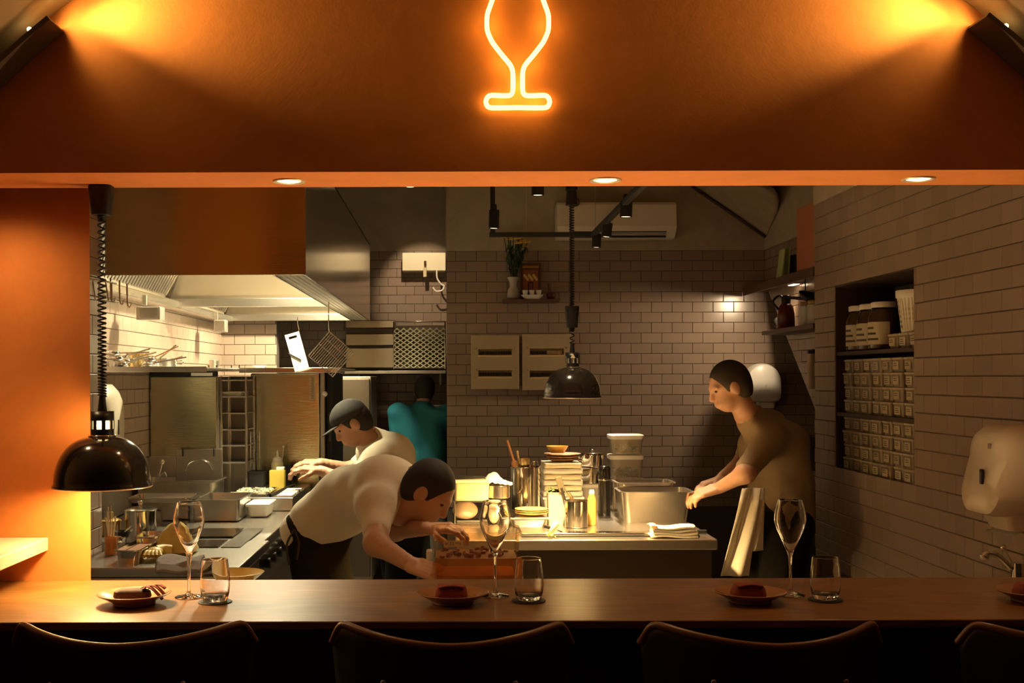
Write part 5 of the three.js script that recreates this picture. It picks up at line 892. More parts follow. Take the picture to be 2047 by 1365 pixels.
{ // herb tubs on a steel pan
  const z = 6.22, c = at(1252, 965, z), h0 = at(1252, 957, z).y - IT, pn = thing('gastronorm_pan', 'upturned steel pan under the clear herb tubs', 'pan', V(c.x, IT, -z)), W = mm(62, z);
  mesh('pan_body', stack([[W + 0.01, 0.16, 0.02, 0], [W, 0.15, 0.02, h0 - 0.012], [W + 0.016, 0.17, 0.02, h0 - 0.010], [W + 0.016, 0.17, 0.02, h0]]), M.steel, pn);
  const herb = (y0, y1, label, color, wpx) => { const yb = at(1250, y0, z).y, yt = at(1250, y1, z).y, h = yt - yb, w = mm(wpx, z), o = thing('herb_tub', label, 'tub', V(at(1250, y0, z).x, yb + 0.001, -z), 'herb tubs on the island'); mesh('tub_body', stack([[w * 0.86, w * 0.78, 0.02, 0], [w * 0.96, w * 0.86, 0.022, h - 0.022], [w * 0.95, w * 0.85, 0.022, h - 0.022], [w * 0.85, w * 0.77, 0.02, 0.002]]), mat([0.90, 0.86, 0.78], 0.10, 0, { transmission: 0.85, thickness: 0 }), o); mesh('tub_lid', stack([[w, w * 0.9, 0.024, h - 0.024], [w * 1.03, w * 0.93, 0.026, h - 0.018], [w * 1.03, w * 0.93, 0.026, h - 0.004], [w * 0.98, w * 0.88, 0.024, h - 0.001]]), mat([0.82, 0.80, 0.72], 0.35), o);
    const lf = []; for (let i = 0; i < 90; i++) lf.push(xf(sph(0.013, 0, 0, 0, 1, 0.25, 0.6, 6), V(rr2(-0.36, 0.36) * w, 0.012 + rr2(0, 0.55) * (h - 0.04) * (0.6 + 0.4 * Math.sin(i)), rr2(-0.3, 0.33) * w), rr2(-1, 1), rr2(0, 6), rr2(-1, 1))); mesh('herbs', lf, mat(color, 0.75), o).userData.kind = 'stuff'; };
  herb(957, 908, 'clear lidded tub of dark herbs under another tub', [0.10, 0.11, 0.035], 66); herb(906, 868, 'clear lidded tub of bright green herbs on top of the tubs', [0.16, 0.24, 0.03], 66);
}
{ // left end: two tier wire stand with butter tub, paper, loaf, boxes
  const z = 5.5, x0 = at(906, 1000, z).x, x1 = at(1008, 1000, z).x, ys = at(950, 1000, z).y, o = thing('wire_stand', 'two tier steel stand at the passage end of the island', 'stand', V());
  mesh('upper_shelf', rspan(x0, x1, ys - 0.006, ys, z - 0.02, z + 0.26, 0.002), M.steelShiny, o);
  for (const x of [x0 + 0.006, x1 - 0.006]) for (const zz of [z - 0.01, z + 0.25]) mesh('leg', rod(V(x, IT, -zz), V(x, ys, -zz), 0.004, 8), M.steelShiny, o);
  const lowY = at(930, 1046, z).y; mesh('lower_frame', [rod(V(x0, lowY, -z), V(x0 + 0.13, lowY, -z), 0.003, 6), rod(V(x0, IT + 0.01, -z), V(x0 + 0.13, IT + 0.01, -z), 0.003, 6), rod(V(x0 + 0.13, IT + 0.01, -z), V(x0 + 0.13, lowY, -z), 0.003, 6), rod(V(x0 + 0.01, IT + 0.01, -z), V(x0 + 0.01, lowY, -z), 0.003, 6)], M.steelShiny, o);
  const b0 = at(908, 996, z + 0.1), b1 = at(977, 958, z + 0.1), tb = thing('butter_tub', 'cream coloured rectangular tub on the two tier stand', 'tub', V((b0.x + b1.x) / 2, ys + 0.0005, -z - 0.12)), bw = b1.x - b0.x, bh = b1.y - ys; mesh('tub_body', stack([[bw * 0.96, 0.16, 0.015, 0], [bw, 0.17, 0.018, bh - 0.012]]), mat([0.78, 0.62, 0.30], 0.5), tb); mesh('tub_lid', rbox(bw + 0.008, 0.014, 0.18, 0, bh - 0.006, 0, 0.005), mat([0.82, 0.70, 0.42], 0.45), tb);
  const tg = thing('dark_tongs', 'dark metal tongs lying on the cream tub', 'tongs', V(0, 0, 0)), ty = ys + bh + 0.006; for (const k of [0, 0.02]) mesh('tong_arm', rod(V(x0 - 0.005, ty + k * 0.4, -z - 0.08 - k), V(x0 + 0.15, ty + 0.004, -z - 0.10 - k * 2), 0.005, 8), M.blackMatt, tg);
  const P = ipot('steel_pot', 'small steel pot with crumpled paper on the stand', 997, 970, 44, z + 0.1, M.steel, { y: ys + 0.001 });
  const pc = at(990, 972, z + 0.1); solo('crumpled_paper', 'crumpled white paper heaped over the small steel pot', 'paper', cloth(0.13, 0.10, (u, v, w, d) => V((u - 0.5) * w, 0.012 + 0.055 * Math.exp(-((u - 0.3) ** 2 + (v - 0.5) ** 2) * 9) + 0.012 * noise.noise(u * 6, v * 6, 4), (0.5 - v) * d), 0.002, 22, 16), M.paper, V(pc.x + 0.016, P.top.y - 0.004, pc.z));
  const lf = at(930, 1046, z + 0.04); solo('bread_loaf', 'pale round loaf under the two tier stand', 'loaf', sph(0.060, 0, 0.043, 0, 1, 0.72, 0.9, 28), mat([0.72, 0.52, 0.34], 0.8), V(lf.x, IT + 0.0205, -z - 0.07));
  const cb = at(990, 1046, z + 0.04); solo('white_cabbage', 'pale cabbage behind the middle wine glass', 'cabbage', sph(0.055, 0, 0.048, 0, 1, 0.87, 0.95, 28), mat([0.74, 0.70, 0.52], 0.6), V(cb.x - 0.008, IT, -z - 0.08));
  const dk = thing('steel_caddy', 'small dark steel box in the foot of the two tier stand', 'box', V(x0 + 0.07, IT, -z - 0.07)); mesh('box_body', rbox(0.11, 0.02, 0.10, 0, 0.01, 0, 0.004), mat([0.16, 0.14, 0.11], 0.4, 0.6), dk);
}
{ // leek and small knife at the front
  const z = 5.03, c = at(1103, 1062, z), o = thing('spring_leek', 'trimmed pale leek with green leaves at the front of the island', 'vegetable', V(c.x, IT, -5.06));
  mesh('leek_stalk', xf(lathe([[0, 0], [0.012, 0.002], [0.015, 0.02], [0.014, 0.06], [0, 0.066]], 16), V(-0.004, 0.012, 0), 0, 0, -0.5), mat([0.74, 0.68, 0.44], 0.5), o);
  for (let i = 0; i < 6; i++) mesh('leek_leaf', xf(sph(0.012, 0, 0, 0, 0.5, 1.5, 0.25, 8), V(-0.010 + (i % 3) * 0.012, 0.014, -0.012 + (i > 2 ? 0.02 : 0)), 0.3 * i, i, 1.0 - i * 0.35), mat(i % 2 ? [0.30, 0.36, 0.10] : [0.62, 0.60, 0.36], 0.6), o);
  const k = thing('paring_knife', 'small paring knife lying behind the leek', 'knife', V()); const p = at(1112, 1046, 5.15), q = at(1136, 1056, 5.12); p.y = IT + 0.025; q.y = IT + 0.006; mesh('blade', bar(p, q, 0.016, 0.002), M.chrome, k); mesh('handle', bar(p, p.clone().add(V(-0.05, 0.012, -0.02)), 0.014, 0.012), M.black, k);
}
{ // big clear box of amber liquid on the worktop behind the bar
  const z = 4.0, x0 = at(864, 1066, z).x, x1 = at(1040, 1066, z).x, y0 = 0.8605, y1 = at(950, 1066, z).y, W = x1 - x0, H = y1 - y0, D = 0.24;
  const o = thing('clear_food_box', 'large clear plastic box of amber marinade behind the bar', 'box', V((x0 + x1) / 2, y0, -z - D / 2));
  mesh('box_wall', stack([[W * 0.94, D * 0.92, 0.03, 0], [W, D, 0.03, H - 0.008], [W + 0.014, D + 0.014, 0.035, H - 0.008], [W + 0.014, D + 0.014, 0.035, H], [W - 0.006, D - 0.006, 0.03, H], [W * 0.94 - 0.006, D * 0.92 - 0.006, 0.03, 0.004]], 0.5), mat([0.97, 0.90, 0.80], 0.05, 0, { transmission: 1, thickness: 0, ior: 1.4 }), o);
  mesh('marinade', stack([[W * 0.93 - 0.01, D * 0.91 - 0.01, 0.028, 0.006], [W * 0.965 - 0.01, D * 0.95 - 0.01, 0.028, H * 0.58]]), mat([0.76, 0.44, 0.13], 0.25, 0, { transmission: 0.8, thickness: 0 }), o);
  mesh('sediment', stack([[W * 0.92 - 0.014, D * 0.90 - 0.014, 0.026, 0.008], [W * 0.935 - 0.014, D * 0.92 - 0.014, 0.026, H * 0.30]]), mat([0.34, 0.15, 0.035], 0.6), o);
  const bits = []; for (let i = 0; i < 40; i++) bits.push(xf(sph(0.012, 0, 0, 0, 1, 0.5, 0.8, 7), V(rr2(-0.4, 0.4) * W, H * 0.56 + rr2(0, 0.012), rr2(-0.38, 0.38) * D), rr2(0, 3), rr2(0, 3), 0)); mesh('spice_bits', bits, mat([0.20, 0.07, 0.02], 0.7), o).userData.kind = 'stuff';
  const lt = canvasTex(128, 48, (x, w, h) => { x.clearRect(0, 0, w, h); x.fillStyle = '#b39671'; x.fillRect(0, 0, w, h); x.strokeStyle = '#4a2c14'; x.lineWidth = 4; x.beginPath(); x.moveTo(12, 14); x.lineTo(16, 32); x.lineTo(30, 16); x.stroke(); x.strokeRect(44, 14, 20, 18); x.beginPath(); x.moveTo(76, 18); x.lineTo(110, 18); x.lineTo(110, 36); x.stroke(); });
  mesh('tape_label', new THREE.PlaneGeometry(W * 0.22, 0.022).translate(-W * 0.26, H - 0.035, D / 2 + 0.001), mat([0.8, 0.8, 0.8], 0.6, 0, { map: lt }), o, true);
  mesh('side_clip', rbox(0.02, 0.035, 0.05, -W / 2 - 0.012, H * 0.6, 0.04, 0.006), M.frosty, o);
}

// ================================================================ place settings on the bar
{
  const plateG = lathe([[0, 0.002], [0.050, 0], [0.052, 0.004], [0.050, 0.006], [0.072, 0.018], [0.087, 0.025], [0.0885, 0.027], [0.086, 0.028], [0.066, 0.020], [0.046, 0.010], [0, 0.009]], 56), plateM = mat([0.34, 0.15, 0.06], 0.22);
  const B = BAR + 0.0004, z = 2.87;
  const where = ['below the bar heat lamp', 'in front of the clear marinade box', 'in front of the standing cook', 'at the tiled wall end of the bar'];
  [268, 905, 1499, 2066].forEach((px, i) => {
    const c = at(px, 1188, z); c.y = B; c.z = -z;
    solo('side_plate', 'brown glazed side plate ' + where[i], 'plate', plateG, plateM, c, 'side plates on the bar');
    const n = thing('folded_napkin', 'dark red folded napkin on the plate ' + where[i], 'napkin', c.clone().add(V(-0.004, 0.0096, 0)), 'napkins on the plates'), m = mat([0.24, 0.035, 0.018], 0.8, 0, { bumpMap: clothBump, bumpScale: 0.0006 });
    if (i === 0) { mesh('napkin_fold', stack([[0.080, 0.045, 0.02, 0], [0.092, 0.05, 0.024, 0.010], [0.088, 0.046, 0.022, 0.022], [0.06, 0.03, 0.014, 0.028]], 0.9, 6), mat([0.06, 0.015, 0.012], 0.8), n); for (let k = 0; k < 3; k++) mesh('napkin_tail', cloth(0.05, 0.02, (u, v, w, d) => V(0.025 + u * w, 0.012 + 0.022 * Math.sin(u * 2.6 + k * 0.5), -0.02 + k * 0.014 + (0.5 - v) * d), 0.002, 10, 4), m, n); }
    else { mesh('napkin_fold', stack([[0.076, 0.055, 0.008, 0], [0.080, 0.058, 0.012, 0.012], [0.074, 0.052, 0.014, 0.026], [0.066, 0.040, 0.012, 0.034]], 0.9, 6), m, n); mesh('napkin_flap', cloth(0.06, 0.05, (u, v, w, d) => V((u - 0.5) * w, 0.030 + 0.005 * Math.sin(u * 3) - 0.012 * v * v, (0.55 - v) * d), 0.003, 10, 6), m, n); }
  });
  // wine glasses: outer and inner wall of one thin shell
  const R = 0.0395, H = 0.24, ring = [];
  const wine = [[0, 0.0015], [0.034, 0.001], [0.0355, 0.002], [0.030, 0.0045], [0.010, 0.008], [0.0045, 0.016], [0.0036, 0.04], [0.0036, 0.075], [0.0052, 0.100], [0.009, 0.112], [0.022, 0.140], [0.034, 0.167], [0.0393, 0.188], [0.0385, 0.203], [0.034, 0.224], [0.0298, H], [0.0288, H + 0.0004], [0.0287, H], [0.0328, 0.224], [0.0372, 0.203], [0.038, 0.188], [0.0327, 0.167], [0.0207, 0.140], [0.0075, 0.114], [0, 0.109]];
  const wineG = lathe(wine, 48);
  [[378, 'behind the napkin plate below the heat lamp'], [990, 'in front of the clear marinade box'], [1580, 'in front of the standing cook']].forEach(([px, w]) => { const zz = 2.955, c = at(px, 1186, zz); solo('wine_glass', 'empty stemmed wine glass ' + w, 'wine glass', wineG, M.glass, V(c.x, B, -zz), 'wine glasses on the bar'); });
  const tumG = lathe([[0, 0.002], [0.026, 0], [0.030, 0.003], [0.0345, 0.018], [0.0365, 0.04], [0.0355, 0.065], [0.031, 0.102], [0.030, 0.1028], [0.0292, 0.102], [0.0335, 0.065], [0.0345, 0.04], [0.0325, 0.02], [0.026, 0.012], [0, 0.012]], 44), coasterG = lathe([[0, 0], [0.0405, 0], [0.0415, 0.001], [0.0415, 0.002], [0.040, 0.003], [0, 0.003]], 44);
  [[430, 'beside the wine glass below the heat lamp'], [1057, 'beside the clear marinade box'], [1650, 'beside the standing cook']].forEach(([px, w]) => { const zz = 2.89, c = at(px, 1195, zz); solo('coaster', 'round black coaster under the tumbler ' + w, 'coaster', coasterG, M.blackMatt, V(c.x, B, -zz), 'coasters on the bar'); solo('tumbler', 'clear rounded tumbler ' + w, 'tumbler', tumG, M.glass, V(c.x, B + 0.0034, -zz), 'tumblers on the bar'); });
}
// ================================================================ bar stools seen from behind
{
  const z = 2.32, shell = mat([0.018, 0.009, 0.006], 0.4), labels = ['dark curved bar stool nearest the orange pier', 'dark curved bar stool in the middle of the row', 'dark curved bar stool in front of the standing cook', 'dark curved bar stool at the tiled wall end, cut off by the frame'];
  [232, 903, 1556, 2230].forEach((px, i) => {
    const c = at(px, 1292, z), o = thing('bar_stool', labels[i], 'stool', V(c.x, 0, -z - 0.16), 'bar stools', [0.02, -0.03, 0.0, 0][i]), W = 0.50, top = c.y;
    const back = cloth(W, 0.40, (u, v) => { const x = (u - 0.5) * 2, s = Math.abs(x), yTop = top + 0.026 * Math.pow(s, 1.6) - (s > 0.86 ? 0.05 * Math.pow((s - 0.86) / 0.14, 2.2) : 0), y0 = 0.74, y = y0 + (yTop - y0) * (1 - v); return V(x * W / 2 * (1 - 0.10 * v), y, 0.175 - 0.15 * Math.pow(s, 2.2) - 0.02 * v); }, 0.014, 40, 14);
    mesh('backrest', back, shell, o);
    mesh('back_rim', tube([...Array(25)].map((_, k) => { const x = (k / 24 - 0.5) * 2, s = Math.abs(x), yTop = top + 0.026 * Math.pow(s, 1.6) - (s > 0.86 ? 0.05 * Math.pow((s - 0.86) / 0.14, 2.2) : 0); return V(x * W / 2, yTop, 0.168 - 0.15 * Math.pow(s, 2.2)); }), 0.0085, 60, 8), mat([0.20, 0.09, 0.055], 0.3), o);
    mesh('seat', stack([[0.40, 0.38, 0.12, 0.70], [0.43, 0.40, 0.13, 0.72], [0.43, 0.40, 0.13, 0.75], [0.40, 0.37, 0.12, 0.765]], 0.8, 6), shell, o);
    for (const [sx, sz] of [[-1, -1], [1, -1], [-1, 1], [1, 1]]) mesh('leg', rod(V(sx * 0.20, 0, sz * 0.19), V(sx * 0.16, 0.70, sz * 0.15), 0.012, 10), M.black, o);
    mesh('foot_ring', [rod(V(-0.19, 0.25, 0.18), V(0.19, 0.25, 0.18), 0.009, 8), rod(V(-0.19, 0.25, -0.18), V(0.19, 0.25, -0.18), 0.009, 8), rod(V(-0.19, 0.25, -0.18), V(-0.19, 0.25, 0.18), 0.009, 8), rod(V(0.19, 0.25, -0.18), V(0.19, 0.25, 0.18), 0.009, 8)], M.black, o);
    for (const sx of [-0.13, 0.13]) mesh('back_screw', sph(0.006, sx, 1.0, 0.172, 1, 1, 0.5, 8), M.steelSoft, o);
  });
}

// ================================================================ people
const smin = (a, b, k) => { const h = Math.max(k - Math.abs(a - b), 0) / k; return Math.min(a, b) - h * h * k * 0.25; };
const cap = (a, b, ra, rb = ra) => ({ a, b, ra, rb });
const ell = (c, r, q) => ({ c, r, q: q ? q.clone().invert() : null });
function blob(prims, { k = 0.03, cell = 0.012, cuts = [], grow = 0 } = {}) {     // a smooth skin over bones, meshed by surface nets
  const lo = V(1e9, 1e9, 1e9), hi = V(-1e9, -1e9, -1e9), ext = (p, r) => { lo.min(p.clone().subScalar(r)); hi.max(p.clone().addScalar(r)); };
  prims.forEach((p) => { if (p.c) ext(p.c, Math.max(...p.r)); else { ext(p.a, p.ra); ext(p.b, p.rb); } });
  lo.subScalar(grow + cell * 2.5); hi.addScalar(grow + cell * 2.5);
  const nx = Math.ceil((hi.x - lo.x) / cell) + 1, ny = Math.ceil((hi.y - lo.y) / cell) + 1, nz = Math.ceil((hi.z - lo.z) / cell) + 1, f = new Float32Array(nx * ny * nz), t = V();
  const P = prims.map((p) => p.c ? p : { ...p, dx: p.b.x - p.a.x, dy: p.b.y - p.a.y, dz: p.b.z - p.a.z, l2: p.a.distanceToSquared(p.b) || 1e-9 });
  let n = 0;
  for (let z = 0; z < nz; z++) for (let y = 0; y < ny; y++) for (let x = 0; x < nx; x++, n++) {
    const X = lo.x + x * cell, Y = lo.y + y * cell, Z = lo.z + z * cell; let d = 1e3;
    for (const p of P) {
      let e;
      if (p.c) { t.set(X - p.c.x, Y - p.c.y, Z - p.c.z); if (p.q) t.applyQuaternion(p.q); const q = Math.hypot(t.x / p.r[0], t.y / p.r[1], t.z / p.r[2]); e = (q - 1) * Math.min(...p.r); }
      else { const ax = X - p.a.x, ay = Y - p.a.y, az = Z - p.a.z, u = Math.min(1, Math.max(0, (ax * p.dx + ay * p.dy + az * p.dz) / p.l2)); e = Math.hypot(ax - u * p.dx, ay - u * p.dy, az - u * p.dz) - p.ra - (p.rb - p.ra) * u; }
      d = d > 900 ? e : smin(d, e, k);
    }
    d -= grow;
    for (const [c, nn] of cuts) d = Math.max(d, (X - c.x) * nn.x + (Y - c.y) * nn.y + (Z - c.z) * nn.z);
    f[n] = d;
  }
  const pos = [], idx = [], at3 = new Int32Array(nx * ny * nz).fill(-1), I = (x, y, z) => (z * ny + y) * nx + x;
  const E = [[0, 0, 0, 1, 0, 0], [0, 1, 0, 1, 1, 0], [0, 0, 1, 1, 0, 1], [0, 1, 1, 1, 1, 1], [0, 0, 0, 0, 1, 0], [1, 0, 0, 1, 1, 0], [0, 0, 1, 0, 1, 1], [1, 0, 1, 1, 1, 1], [0, 0, 0, 0, 0, 1], [1, 0, 0, 1, 0, 1], [0, 1, 0, 0, 1, 1], [1, 1, 0, 1, 1, 1]];
  for (let z = 0; z < nz - 1; z++) for (let y = 0; y < ny - 1; y++) for (let x = 0; x < nx - 1; x++) {
    let c = 0, sx = 0, sy = 0, sz = 0;
    for (const [a, b, d, e, g, h] of E) { const u = f[I(x + a, y + b, z + d)], v = f[I(x + e, y + g, z + h)]; if ((u < 0) !== (v < 0)) { const w = u / (u - v); sx += a + (e - a) * w; sy += b + (g - b) * w; sz += d + (h - d) * w; c++; } }
    if (c) { at3[I(x, y, z)] = pos.length / 3; pos.push(lo.x + (x + sx / c) * cell, lo.y + (y + sy / c) * cell, lo.z + (z + sz / c) * cell); }
  }
  const quad = (a, b, c, d, flip) => flip ? idx.push(a, c, b, a, d, c) : idx.push(a, b, c, a, c, d);
  for (let z = 1; z < nz - 1; z++) for (let y = 1; y < ny - 1; y++) for (let x = 1; x < nx - 1; x++) {
    const u = f[I(x, y, z)] < 0;
    if (u !== f[I(x + 1, y, z)] < 0) quad(at3[I(x, y - 1, z - 1)], at3[I(x, y, z - 1)], at3[I(x, y, z)], at3[I(x, y - 1, z)], !u);
    if (u !== f[I(x, y + 1, z)] < 0) quad(at3[I(x - 1, y, z - 1)], at3[I(x - 1, y, z)], at3[I(x, y, z)], at3[I(x, y, z - 1)], !u);
    if (u !== f[I(x, y, z + 1)] < 0) quad(at3[I(x - 1, y - 1, z)], at3[I(x, y - 1, z)], at3[I(x, y, z)], at3[I(x - 1, y, z)], !u);
  }
  const g = new THREE.BufferGeometry(); g.setAttribute('position', new THREE.Float32BufferAttribute(pos, 3)); g.setIndex(idx); g.computeVertexNormals();
  return g;
}
const basis = (up, fwd) => { const y = up.clone().normalize(), z = fwd.clone().addScaledVector(y, -fwd.dot(y)).normalize(), x = y.clone().cross(z); return new THREE.Quaternion().setFromRotationMatrix(new THREE.Matrix4().makeBasis(x, y, z)); };
function headPrims(c, q, s = 1) {
  const L = (x, y, z) => V(x * s, y * s, z * s).applyQuaternion(q).add(c), e = (x, y, z, r) => ell(L(x, y, z), r.map((v) => v * s), q);
  return [e(0, 0.025, -0.012, [0.074, 0.093, 0.094]), e(0, -0.048, 0.026, [0.056, 0.066, 0.062]), cap(L(0, 0.012, 0.082), L(0, -0.026, 0.099), 0.009 * s, 0.013 * s), e(0, -0.062, 0.078, [0.024, 0.010, 0.012]), e(0, 0.022, 0.072, [0.05, 0.012, 0.014]), e(0.076, -0.012, -0.008, [0.010, 0.031, 0.019]), e(-0.076, -0.012, -0.008, [0.010, 0.031, 0.019]), cap(L(0, -0.04, -0.02), L(0, -0.13, -0.035), 0.052 * s, 0.055 * s)];
}
function handPrims(w, dir, back, thumbSide, curl = 0.5, s = 1) {          // wrist, pointing direction, back of the hand, side of the thumb, bend per joint
  const d = dir.clone().normalize(), b = back.clone().addScaledVector(d, -back.dot(d)).normalize(), t = d.clone().cross(b).normalize(); if (t.dot(thumbSide) < 0) t.negate();
  const out = [], lens = [[0.042, 0.026, 0.020], [0.046, 0.030, 0.022], [0.043, 0.028, 0.021], [0.034, 0.021, 0.018]];
  for (let i = 0; i < 4; i++) {
    const off = (0.030 - i * 0.0205) * s, kn = w.clone().addScaledVector(d, (0.092 - Math.abs(i - 1.2) * 0.005) * s).addScaledVector(t, off);
    out.push(cap(w.clone().addScaledVector(t, off * 0.6), kn, 0.017 * s, 0.0125 * s));
    let p = kn, a = 0; lens[i].forEach((l, j) => { a += curl * (0.7 + 0.3 * j); const v = d.clone().multiplyScalar(Math.cos(a)).addScaledVector(b, -Math.sin(a)), n = p.clone().addScaledVector(v, l * s); out.push(cap(p, n, (0.0098 - j * 0.0008) * s, (0.0092 - j * 0.001) * s)); p = n; });
  }
  const t0 = w.clone().addScaledVector(d, 0.026 * s).addScaledVector(t, 0.028 * s), v1 = d.clone().multiplyScalar(0.62).addScaledVector(t, 0.62).addScaledVector(b, -0.35).normalize(), t1 = t0.clone().addScaledVector(v1, 0.040 * s), v2 = d.clone().multiplyScalar(0.85).addScaledVector(t, 0.2).addScaledVector(b, -0.5).normalize(), t2 = t1.clone().addScaledVector(v2, 0.030 * s), t3 = t2.clone().addScaledVector(v2, 0.022 * s);
  out.push(cap(w.clone().addScaledVector(t, 0.012 * s), t0, 0.017 * s, 0.016 * s), cap(t0, t1, 0.0145 * s, 0.011 * s), cap(t1, t2, 0.011 * s, 0.0098 * s), cap(t2, t3, 0.0098 * s, 0.008 * s));
  return out;
}
const SKIN = mat([0.46, 0.245, 0.145], 0.55), HAIR = mat([0.018, 0.012, 0.009], 0.8);
function person(label, J, W) {
  const o = thing('person', label, 'person', V());
  const lat = J.lat.clone().normalize(), mid = (a, b, t = 0.5) => a.clone().lerp(b, t), off = (p, k) => p.clone().addScaledVector(lat, k);
  const waist = J.waist || mid(J.pelvis, J.chest, 0.45);
  const torso = []; for (const s of [-1, 1]) torso.push(cap(off(J.pelvis, s * 0.065), off(waist, s * 0.055), 0.108, 0.100), cap(off(waist, s * 0.055), off(J.chest, s * 0.075), 0.100, 0.112));
  const sh = [cap(mid(J.chest, J.sN, 0.6), J.sN, 0.085, 0.062), cap(mid(J.chest, J.sF, 0.6), J.sF, 0.085, 0.062), cap(J.chest, J.neck, 0.09, 0.058)];
  const arms = [cap(J.sN, J.eN, 0.054, 0.043), cap(J.eN, J.wN, 0.042, 0.028), cap(J.sF, J.eF, 0.054, 0.043), cap(J.eF, J.wF, 0.042, 0.028)];
  const legs = []; J.knee.forEach((k, i) => { const h = off(J.pelvis, (i ? 1 : -1) * 0.085); legs.push(cap(h, k, 0.098, 0.062), cap(k, J.ankle[i], 0.060, 0.042)); });
  const feet = J.ankle.map((a) => cap(a.clone().add(V(0, -0.03, 0)), a.clone().add(J.toe || V(0.15, -0.045, 0)), 0.04, 0.034));
  const q = basis(J.up, J.fwd), head = headPrims(J.head, q);
  const body = [blob([...torso, ...sh, ...arms, ...legs, cap(J.neck, mid(J.neck, J.head, 0.6), 0.055, 0.052)], { k: 0.035, cell: 0.014 }), blob(head, { k: 0.018, cell: 0.005 })];
  if (J.handN) body.push(blob([cap(mid(J.eN, J.wN, 0.85), J.wN, 0.030, 0.026), ...handPrims(J.wN, ...J.handN)], { k: 0.008, cell: 0.0042 }));
  if (J.handF) body.push(blob([cap(mid(J.eF, J.wF, 0.85), J.wF, 0.030, 0.026), ...handPrims(J.wF, ...J.handF)], { k: 0.008, cell: 0.0042 }));
  mesh('body', body, SKIN, o);
  const L = (x, y, z) => V(x, y, z).applyQuaternion(q).add(J.head);
  if (W.hair !== false) mesh('hair', blob([ell(L(0, 0.030, -0.020), [0.082, 0.098, 0.099], q), ell(L(0, -0.02, -0.055), [0.072, 0.075, 0.055], q)], { k: 0.03, cell: 0.006, cuts: [[L(0, 0.048, 0.058), V(0, -0.45, 1).normalize().applyQuaternion(q)], [L(0, -0.075, 0), V(0, -1, 0).applyQuaternion(q)]] }), W.hairMat || HAIR, o);
  const eyes = [-1, 1].map((s) => sph(0.0105, 0, 0, 0, 1, 0.7, 0.6, 10).applyQuaternion(q).translate(...L(s * 0.031, 0.006, 0.076).toArray())); mesh('eyes', eyes, mat([0.03, 0.02, 0.015], 0.3), o);
  const sleeve = W.sleeve ?? 0.72;
  const shirt = [...torso, cap(mid(J.chest, J.sN, 0.6), J.sN, 0.085, 0.066), cap(mid(J.chest, J.sF, 0.6), J.sF, 0.085, 0.066), cap(J.chest, mid(J.chest, J.neck, 0.85), 0.098, 0.064), cap(J.sN, mid(J.sN, J.eN, sleeve), 0.054, 0.038), cap(J.sF, mid(J.sF, J.eF, sleeve), 0.054, 0.038)];
  const down = J.pelvis.clone().sub(waist).normalize();
  const wr = blob(shirt, { k: 0.04, cell: 0.012, grow: 0.019, cuts: [[J.pelvis.clone().addScaledVector(down, 0.03), down]] });
  { // soft folds in the cloth
    const p = wr.attributes.position, nn = wr.attributes.normal; for (let i = 0; i < p.count; i++) { const x = p.getX(i), y = p.getY(i), z = p.getZ(i), a = x * J.foldDir.x + y * J.foldDir.y + z * J.foldDir.z, e = 0.011 * Math.sin(a * 30 + 3 * noise.noise(x * 5, y * 5, z * 5)) * (0.5 + 0.5 * noise.noise(x * 4 + 9, y * 4, z * 4)) + 0.004 * noise.noise(x * 11, y * 11, z * 11); p.setXYZ(i, x + nn.getX(i) * e, y + nn.getY(i) * e, z + nn.getZ(i) * e); } wr.computeVertexNormals();
  }
  mesh('shirt', wr, W.shirt, o);
  mesh('trousers', blob([...torso.filter((_, i) => i % 2 === 0).map((c) => cap(c.a, mid(c.a, c.b, 0.3), 0.110, 0.104)), ...legs.map((c) => cap(c.a, c.b, c.ra + 0.006, c.rb + 0.014))], { k: 0.03, cell: 0.014, grow: 0.006 }), W.trousers, o);
  mesh('shoes', blob(feet, { k: 0.02, cell: 0.012, grow: 0.004 }), M.black, o);
  return { o, q, L, mid, off, torso, legs, waist };
}
const shirtWhite = mat([0.70, 0.62, 0.48], 0.9, 0, { bumpMap: clothBump, bumpScale: 0.0005 }), darkOlive = mat([0.020, 0.016, 0.008], 0.95, 0, { specularIntensity: 0.15 }), charcoal = mat([0.010, 0.009, 0.008], 0.95, 0, { specularIntensity: 0.15 });
